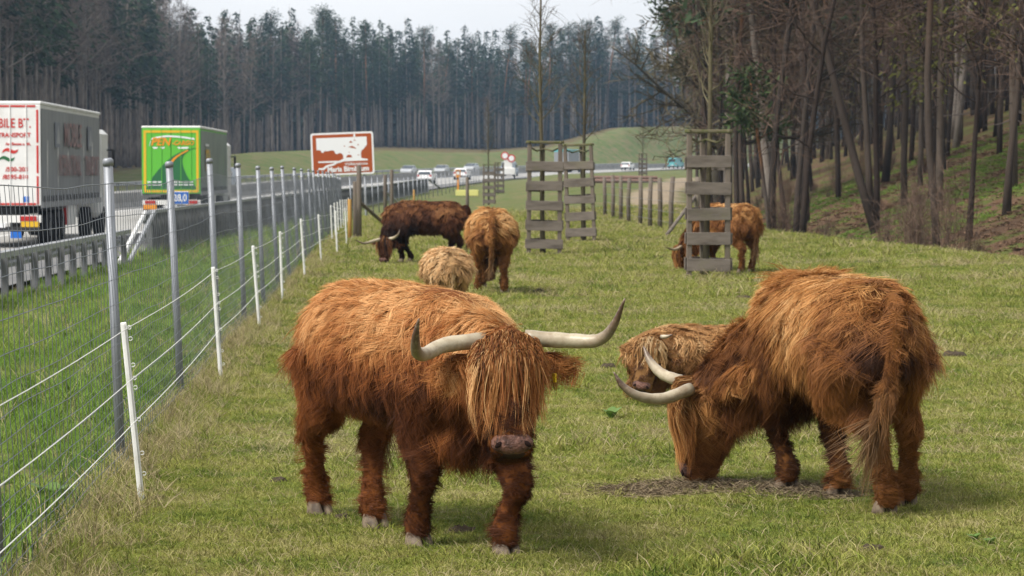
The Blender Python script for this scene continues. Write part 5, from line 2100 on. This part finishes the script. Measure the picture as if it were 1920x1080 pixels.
def build_cows():
    # the big one walking towards the camera
    fl, fr, hl, hr = gpt(950, 1040), gpt(785, 1026), gpt(703, 991), gpt(598, 966)
    ctr = mid(fl, fr, hl, hr)
    c0 = (ctr[0] + .02, ctr[1] + .02, hz(*ctr))
    cow('large reddish brown long-horned cow walking towards the camera beside the wire fence', c0, R(-59), [fl, fr, hl, hr],
        at(947, 640, 11.45), at(962, 850, 11.28) - at(947, 640, 11.45), (.13, -.97, .25),
        horns=[[at(985, 634, 11.5), at(1070, 639, 11.47), at(1122, 638, 11.42), at(1150, 612, 11.36), at(1172, 560, 11.3)],
               [at(910, 638, 11.5), at(835, 647, 11.42), at(797, 664, 11.30), at(781, 660, 11.15), at(779, 632, 11.05), at(785, 598, 11.0)]],
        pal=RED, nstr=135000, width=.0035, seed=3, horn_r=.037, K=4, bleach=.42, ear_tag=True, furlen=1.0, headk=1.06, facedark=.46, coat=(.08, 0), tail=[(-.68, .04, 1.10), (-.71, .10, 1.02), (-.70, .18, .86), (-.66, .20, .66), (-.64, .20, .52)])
    # the one grazing on the right, seen from behind
    fl, fr, hl, hr = gpt(1476, 918), gpt(1575, 930), gpt(1662, 964), gpt(1700, 948)
    c1 = (1.72, 14.02, hz(1.72, 14.02))
    P1 = at(1312, 722, 14.75)
    cow('orange brown long-horned cow seen from behind, grazing with its muzzle on the grass', c1, R(106), [fl, fr, hl, hr],
        P1, at(1284, 890, 14.9) - P1, (-.97, -.1, .12),
        horns=[[at(1296, 730, 14.62), at(1245, 748, 14.5), at(1200, 744, 14.42), at(1168, 724, 14.4), at(1151, 698, 14.4)],
               [at(1280, 716, 14.88), at(1243, 702, 15.0), at(1219, 677, 15.1), at(1207, 649, 15.15)]],
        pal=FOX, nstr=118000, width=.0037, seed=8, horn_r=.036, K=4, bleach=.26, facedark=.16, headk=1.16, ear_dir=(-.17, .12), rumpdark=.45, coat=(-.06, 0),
        tail=[(-.74, 0, 1.11), (-.83, .0, 1.07), (-.87, .03, .89), (-.87, .07, .66), (-.86, .11, .52)])


build_cows()


def build_herd():
    # dark cow grazing on the left, seen side on
    fl, fr, hl, hr = gpt(768, 491), gpt(752, 492), gpt(858, 492), gpt(838, 490)
    y0 = 50.8
    x0 = (798 - 960) / FPX * y0
    P = at(722, 446, 50.6)
    cow('dark brown cow grazing side on near the far wooden posts', (x0, y0, hz(x0, y0)), R(176), [fl, fr, hl, hr], P, (-.04, -.10, -.42), (-.30, -.93, .2),
        horns=[[at(714, 448, 50.55), at(700, 452, 50.4), at(682, 456, 50.2), at(664, 449, 50.1)], [at(728, 448, 50.55), at(738, 446, 50.5), at(746, 440, 50.4), at(750, 430, 50.4)]],
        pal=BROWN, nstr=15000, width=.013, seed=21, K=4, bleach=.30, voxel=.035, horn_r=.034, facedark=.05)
    # red cow seen from behind
    fl, fr, hl, hr = gpt(905, 540), gpt(945, 541), gpt(897, 549), gpt(946, 551)
    y0 = 37.9
    x0 = (922 - 960) / FPX * y0
    P = (x0 - .05, y0 + 1.15, .62)
    cow('reddish cow seen straight from behind, standing beside the blond calf', (x0, y0, hz(x0, y0)), R(91), [fl, fr, hl, hr], P, (0, .25, -.95), (0, .97, .2),
        horns=[[(x0 - .12, y0 + 1.15, .62), (x0 - .3, y0 + 1.2, .62), (x0 - .42, y0 + 1.25, .72)], [(x0 + .04, y0 + 1.15, .62), (x0 + .22, y0 + 1.2, .62), (x0 + .34, y0 + 1.25, .72)]],
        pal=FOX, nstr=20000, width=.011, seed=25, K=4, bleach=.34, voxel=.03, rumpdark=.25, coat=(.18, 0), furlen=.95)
    # blond calf seen from behind
    y0 = 30.6
    x0 = (836 - 960) / FPX * y0
    f = [(x0 - .12, y0 + .33), (x0 + .12, y0 + .33), (x0 - .13, y0 - .33), (x0 + .13, y0 - .33)]
    cow('fluffy blond calf seen from behind above the back of the large cow', (x0, y0, hz(x0, y0)), R(100), f, (x0 - .1, y0 + .72, .62), (-.1, .5, -.8), (0, .85, .45),
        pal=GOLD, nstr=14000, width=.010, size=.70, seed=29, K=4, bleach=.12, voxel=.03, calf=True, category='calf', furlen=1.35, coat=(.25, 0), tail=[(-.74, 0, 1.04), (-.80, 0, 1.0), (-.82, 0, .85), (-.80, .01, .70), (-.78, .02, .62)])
    # cow half hidden by the nearest tree guard
    y0 = 46.2
    x0 = (1362 - 960) / FPX * y0
    th = R(124)
    fw, lt = np.array([math.cos(th), math.sin(th)]), np.array([-math.sin(th), math.cos(th)])
    fl, fr, hl, hr = [tuple(np.array([x0, y0]) + fw * a_ + lt * b_) for a_, b_ in ((.42, .15), (.56, -.15), (-.58, .15), (-.50, -.15))]
    P = at(1276, 463, 46.9)
    cow('ginger cow half hidden behind the nearest tree guard', (x0, y0, hz(x0, y0)), th, [fl, fr, hl, hr], P, at(1272, 506, 47.0) - P, (-.9, -.3, .2),
        horns=[[at(1278, 462, 46.8), at(1268, 467, 46.6), at(1258, 467, 46.5), at(1249, 463, 46.4)]],
        pal=FOX, nstr=15000, width=.013, seed=33, K=4, bleach=.25, voxel=.035, horn_r=.03)
    # young one lying behind the right cow, looking at the camera
    y0 = 20.3
    x0 = (1318 - 960) / FPX * y0
    P = at(1222, 640, 19.7)
    cow('ginger calf lying behind the horns of the grazing cow, looking at the camera', (x0, y0, hz(x0, y0)), R(-160), [], P, at(1206, 712, 19.62) - P, (-.16, -.97, .22),
        horns=[[at(1240, 632, 19.7), at(1252, 631, 19.68), at(1262, 627, 19.66)]], pal=CALF, nstr=20000, width=.0075, size=.78, seed=37, K=4, bleach=.2, voxel=.026, calf=True, category='calf', lying=True,
        furlen=.95, horn_r=.022, forelock=.75, facedark=.42, headk=.92)


build_herd()
# ------------------------------------------------------------------ grass
def grass_mat(name, cols, straw, transl=.42, scale=1.1):
    m = bpy.data.materials.new(name)
    m.use_nodes = True
    n, l = m.node_tree.nodes, m.node_tree.links
    p = n['Principled BSDF']
    p.inputs['Roughness'].default_value = .6
    p.inputs['Specular IOR Level'].default_value = .25
    geo = n.new('ShaderNodeNewGeometry')
    nz = n.new('ShaderNodeTexNoise')
    nz.inputs['Scale'].default_value = scale
    nz.inputs['Detail'].default_value = 7
    nz.inputs['Roughness'].default_value = .66
    l.new(geo.outputs['Position'], nz.inputs['Vector'])
    oi = n.new('ShaderNodeObjectInfo')
    ad = n.new('ShaderNodeMath')
    ad.operation = 'MULTIPLY_ADD'
    l.new(oi.outputs['Random'], ad.inputs[0])
    ad.inputs[1].default_value = .30
    l.new(nz.outputs['Fac'], ad.inputs[2])
    rp = n.new('ShaderNodeValToRGB')
    e = rp.color_ramp.elements
    k = len(cols)
    e[0].position, e[0].color = .40, (*cols[0], 1)
    e[1].position, e[1].color = .90, (*cols[-1], 1)
    for i in range(1, k - 1):
        q = e.new(.40 + .50 * i / (k - 1))
        q.color = (*cols[i], 1)
    l.new(ad.outputs[0], rp.inputs['Fac'])
    at_ = n.new('ShaderNodeAttribute')
    at_.attribute_name = 'col'
    mx = n.new('ShaderNodeMixRGB')
    mx.blend_type = 'MULTIPLY'
    mx.inputs['Fac'].default_value = 1
    l.new(rp.outputs['Color'], mx.inputs['Color1'])
    l.new(at_.outputs['Color'], mx.inputs['Color2'])
    l.new(mx.outputs['Color'], p.inputs['Base Color'])
    t = n.new('ShaderNodeBsdfTranslucent')
    l.new(mx.outputs['Color'], t.inputs['Color'])
    ms = n.new('ShaderNodeMixShader')
    ms.inputs['Fac'].default_value = transl
    l.new(p.outputs['BSDF'], ms.inputs[1])
    l.new(t.outputs['BSDF'], ms.inputs[2])
    l.new(ms.outputs['Shader'], n['Material Output'].inputs['Surface'])
    return m


M_GP = grass_mat('pasture_grass', [(.105, .170, .028), (.215, .275, .044), (.325, .355, .070), (.44, .42, .13), (.54, .48, .23)], 0)
M_GV = grass_mat('verge_grass', [(.105, .22, .030), (.165, .29, .042), (.23, .345, .058), (.32, .37, .09)], 0, .35, .7)
M_GD = grass_mat('dry_grass', [(.32, .26, .13), (.44, .36, .19), (.54, .45, .27), (.46, .42, .19)], 0, .3, 2.0)


def tuft(name, m, n, rad, h0, h1, w, seed, lean=.5, flat=0.0):
    r = np.random.default_rng(seed)
    a = r.uniform(0, 6.28, n)
    rr = rad * np.sqrt(r.uniform(size=n))
    p = np.stack([np.cos(a) * rr, np.sin(a) * rr, np.full(n, -.006)], -1)
    h = r.uniform(h0, h1, n)
    b = r.uniform(0, 6.28, n)
    ln = np.abs(r.normal(size=n)) * lean + .1
    d = np.stack([np.cos(b) * ln, np.sin(b) * ln, np.ones(n) * (1 - flat)], -1)
    d /= np.linalg.norm(d, axis=1)[:, None]
    mid_ = p + d * h[:, None] * .55
    d2 = d + np.stack([np.cos(b), np.sin(b), -np.ones(n) * .5], -1) * .6 * r.uniform(.2, 1.1, n)[:, None]
    d2 /= np.linalg.norm(d2, axis=1)[:, None]
    tip = mid_ + d2 * h[:, None] * .5
    s = np.cross(d, r.normal(size=(n, 3)))
    s /= np.linalg.norm(s, axis=1)[:, None]
    ww = (w * r.uniform(.6, 1.3, n))[:, None] * .5
    V = np.stack([p - s * ww, p + s * ww, mid_ - s * ww * .8, mid_ + s * ww * .8, tip], 1).reshape(-1, 3)
    i = np.arange(n)[:, None] * 5
    F = np.concatenate([i + [0, 1, 3], i + [0, 3, 2], i + [2, 3, 4]])
    c = np.repeat(r.uniform(.7, 1.3, (n, 1)) * np.array([1, 1, 1]), 5, 0)
    nv = np.tile([0, 0, 1.0], (len(V), 1)) + np.repeat(s, 5, 0) * .3 + np.repeat(d, 5, 0) * .2
    nv /= np.linalg.norm(nv, axis=1)[:, None]
    return np_mesh(name, V, F, m, col=c, normals=nv)


def pts_in(y0, y1, dens, r, margin=1.6):
    """random ground points in the view wedge between two depths"""
    w1 = .2 * y1 + margin
    n = int((y1 - y0) * 2 * w1 * dens)
    y = r.uniform(y0, y1, n)
    x = r.uniform(-w1, w1, n)
    k = np.abs(x) < .2 * y + margin
    return x[k], y[k]


def build_grass():
    r = np.random.default_rng(17)
    G = [tuft('grass_tuft', M_GP, 44, .090, .018, .046, .0042, 700 + i, 1.1) for i in range(4)] + [tuft('grass_tuft', M_GP, 28, .06, .03, .080, .0048, 710 + i, .7) for i in range(2)]
    S = [tuft('straw_tuft', M_GD, 22, .10, .03, .10, .0034, 720 + i, 2.2, .5) for i in range(2)]
    X, Y, Sc, Pk = [], [], [], []
    for y0, y1, dn, sc_ in ((9.8, 16, 360, .88), (16, 24, 220, 1.0), (24, 36, 95, 1.4), (36, 52, 46, 1.8), (52, 80, 20, 2.4), (80, 118, 7, 3.0)):
        x, y = pts_in(y0, y1, dn, r)
        P = np.stack([x, y, 0 * x], -1)
        k = (x > -2.30 - .049 * (y - 15.8)) & (x - XE(y) < .5 + .6 * vnoise(P, 1.3, 8))
        bare = np.zeros(len(x))
        for bx, by, br, am in SOIL:
            bare = np.maximum(bare, am * sstep(br, br * .5, np.hypot((x - bx), (y - by)) + .1 * vnoise(P, 9, 5)))
        k &= r.uniform(size=len(x)) > bare
        x, y, P = x[k], y[k], P[k]
        tall = sstep(.35, .8, vnoise(P, 2.1, 12))
        X.append(x)
        Y.append(y)
        Sc.append(sc_ * r.uniform(.7, 1.25, len(x)) * (.85 + .55 * tall))
        dry = r.uniform(size=len(x)) < .14 + .36 * sstep(0, .7, vnoise(P, 1.7, 21))
        pk = r.integers(0, 4, len(x))
        pk = np.where(r.uniform(size=len(x)) < .10 + .35 * tall, 4 + r.integers(0, 2, len(x)), pk)
        pk = np.where(dry, 6 + r.integers(0, 2, len(x)), pk)
        Pk.append(pk)
    X, Y, Sc, Pk = map(np.concatenate, (X, Y, Sc, Pk))
    Z = HZ(X, Y)
    scatter('pasture_grass', np.stack([X, Y, Z], -1), r.uniform(0, 6.28, len(X)), Sc, G + S, Pk, 'short yellow green pasture grass')
    # lush verge between the fence and the motorway
    V = [tuft('verge_tuft', M_GV, 30, .10, .10, .26, .008, 740 + i, .45) for i in range(4)] + [tuft('verge_tuft', M_GD, 12, .08, .12, .38, .005, 750, .3)]
    X, Y, Sc, Pk = [], [], [], []
    for y0, y1, dn, sc_ in ((10, 22, 90, 1.0), (22, 40, 45, 1.15), (40, 64, 20, 1.4), (64, 120, 6, 2.0)):
        x, y = pts_in(y0, y1, dn, r)
        k = (x < -2.40 - .049 * (y - 15.8)) & (x > XR(y) + .25)
        x, y = x[k], y[k]
        P = np.stack([x, y, 0 * x], -1)
        X.append(x)
        Y.append(y)
        Sc.append(sc_ * r.uniform(.6, 1.15, len(x)) * (.75 + .4 * vnoise(P, 1.2, 3)))
        Pk.append(np.where(r.uniform(size=len(x)) < .05, 4, r.integers(0, 4, len(x))))
    X, Y, Sc, Pk = map(np.concatenate, (X, Y, Sc, Pk))
    scatter('verge_grass', np.stack([X, Y, HZ(X, Y)], -1), r.uniform(0, 6.28, len(X)), np.maximum(Sc, .25), V, Pk, 'long lush green grass between fence and motorway')
    # dry strip at the foot of the fence
    D = [tuft('dry_tuft', M_GD, 34, .09, .08, .26, .0042, 760 + i, .8, .15) for i in range(3)] + [tuft('dry_tuft', M_GP, 30, .09, .06, .20, .005, 770, .6)]
    y = np.concatenate([r.uniform(9.8, 30, 2300), r.uniform(30, 70, 1500)])
    x = -2.36 - .049 * (y - 15.8) + np.abs(r.normal(size=len(y))) * .22 - .06
    P = np.stack([x, y, 0 * x], -1)
    k = r.uniform(size=len(y)) < .6 + .5 * vnoise(P * [0, 1, 0], 1.1, 2)
    x, y = x[k], y[k]
    pk = np.where(r.uniform(size=len(x)) < .5, 3, r.integers(0, 3, len(x)))
    scatter('dry_fence_grass', np.stack([x, y, HZ(x, y)], -1), r.uniform(0, 6.28, len(x)), r.uniform(.35, .85, len(x)), D, pk, 'dry beige grass strip along the foot of the fence')
    # leaf litter and moss on the floor of the wood
    LT = [tuft('litter_tuft', M_LIT, 44, .16, .02, .06, .020, 790 + i, 3.0, .8) for i in range(3)] + [tuft('moss_tuft', M_GV, 40, .14, .03, .09, .012, 795, 1.4, .4)]
    n = 13000
    y = 50 + 62 * r.uniform(size=n) ** 1.2
    x = XE(y) + .1 + 15 * r.uniform(size=n) ** 1.2
    P = np.stack([x, y, 0 * x], -1)
    mossy = vnoise(P, .8, 61) + .6 * vnoise(P, 2.0, 62) > -.05
    pk = np.where(mossy & (r.uniform(size=n) < .75), 3, r.integers(0, 3, n))
    scatter('leaf_litter', np.stack([x, y, HZ(x, y)], -1), r.uniform(0, 6.28, n), r.uniform(.7, 1.7, n), LT, pk, 'brown leaf litter and moss on the wooded bank')
    # scattered hay under the muzzle of the grazing cow
    H = [tuft('hay', M_HAY, 30, .10, .03, .09, .0035, 780 + i, 3.0, .9) for i in range(3)]
    n = 900
    t = r.uniform(size=n)
    hx = np.interp(t, [0, .35, .6, 1], [.62, 1.05, 1.45, 1.72]) + r.normal(size=n) * .10
    hy = np.interp(t, [0, .35, .6, 1], [14.35, 14.75, 14.55, 14.30]) + r.normal(size=n) * .13
    scatter('spilled_hay', np.stack([hx, hy, HZ(hx, hy) + .012], -1), r.uniform(0, 6.28, n), r.uniform(.6, 1.1, n), H, r.integers(0, 3, n), 'brown trodden hay below the grazing cow')


M_LIT = grass_mat('dead_leaves', [(.08, .048, .030), (.145, .085, .052), (.21, .125, .075), (.27, .175, .11)], 0, .2, 2.0)
M_HAY = grass_mat('trodden_hay', [(.20, .15, .09), (.30, .23, .145), (.38, .30, .19), (.24, .18, .11)], 0, .2, 3.0)
SOIL = [(.75, 14.4, .35, .8), (1.1, 14.75, .42, .9), (1.5, 14.5, .4, .85), (1.75, 14.3, .3, .7), (.6, 56, 1.0, .5), (1.8, 66, 1.1, .5), (3.3, 44.6, .8, .5)]
build_grass()


def leafy_weed(px, py, h, seed, label):
    x, y = gpt_(px, py)
    o = empty('broad_leaved_weed', (x, y, hz(x, y)))
    tag(o, label, 'plant', 'weeds in the pasture')
    r = np.random.default_rng(seed)
    for i in range(5):
        a = i * 1.3 + r.uniform(0, .6)
        m = MB()
        L = h * r.uniform(.7, 1.1)
        V = []
        for k, t in enumerate(np.linspace(0, 1, 6)):
            w = .28 * L * math.sin(math.pi * min(1, t * .9 + .06)) + .004
            z = L * (.95 * t - .35 * t * t)
            rr_ = L * .55 * t * t + .01
            c, s = math.cos(a), math.sin(a)
            V += [(c * rr_ - s * w, s * rr_ + c * w, z), (c * rr_, s * rr_, z - .015 * L), (c * rr_ + s * w, s * rr_ - c * w, z)]
        F = []
        for k in range(5):
            F += [(k * 3, k * 3 + 3, k * 3 + 4, k * 3 + 1), (k * 3 + 1, k * 3 + 4, k * 3 + 5, k * 3 + 2)]
        m.add(V, F)
        m.build('leaf', M_LEAF, o, True)


M_LEAF = mat('weed_leaf', (.12, .19, .045), .5, .35, noise=[(30, (.10, .20, .04), .4, .7)], transl=.25)
leafy_weed(1147, 785, .12, 1, 'single upright broad green weed left of the lying calf')
leafy_weed(1830, 1015, .055, 4, 'dark green weed patch at the bottom right corner')
leafy_weed(1860, 1022, .045, 5, 'small weed right of the dark green patch at the bottom right')
leafy_weed(90, 950, .22, 6, 'big pale leaved weed behind the mesh fence at the lower left')


def clod(px, py, r_, seed):
    x, y = gpt_(px, py)
    r = np.random.default_rng(seed)
    V, F = [], []
    n = 12
    for i, (q, z) in enumerate(((1, -.01), (.85, .25), (.5, .42), (.15, .45))):
        for k in range(n):
            a = k / n * 6.2832
            w = r_ * q * (1 + .25 * math.sin(a * 2 + seed) + .12 * r.normal())
            V.append((w * math.cos(a) * 1.5, w * math.sin(a), r_ * z * (1 + .3 * r.normal()) if i else -.01))
    for i in range(3):
        for k in range(n):
            F.append((i * n + k, i * n + (k + 1) % n, (i + 1) * n + (k + 1) % n, (i + 1) * n + k))
    F.append(tuple(range(3 * n, 4 * n)))
    o = MB().add(V, F).build('soil_clod', M_SOIL, None, True)
    o.location = (x, y, hz(x, y) + .01)
    tag(o, 'small dark clod of soil lying on the short pasture grass', 'clod', 'dark clods on the pasture')


M_SOIL = mat('dark_soil', (.055, .042, .03), .95, .1, noise=[(40, (.10, .08, .05), .45, .7)], bump=(60, .8, .02))
for i, q in enumerate(((1142, 690, .05), (1230, 484, .09), (935, 513, .09), (1395, 560, .07), (1010, 548, .07), (640, 975, .035), (520, 905, .03), (1640, 1035, .035), (865, 1000, .04), (1790, 668, .07))):
    clod(*q, i)


def haze():
    m = bpy.data.materials.new('haze_air')
    m.use_nodes = True
    n, l = m.node_tree.nodes, m.node_tree.links
    n.remove(n['Principled BSDF'])
    v = n.new('ShaderNodeVolumePrincipled')
    v.inputs['Color'].default_value = (.50, .72, 1.0, 1)
    v.inputs['Density'].default_value = .00019
    v.inputs['Anisotropy'].default_value = .1
    l.new(v.outputs['Volume'], n['Material Output'].inputs['Volume'])
    o = MB().box((0, 640, 26.0), (1100, 1400, 60.0)).build('haze', m)
    o.location = (0, 0, 0)
    tag(o, 'thin blue haze over the valley', kind='stuff')


haze()
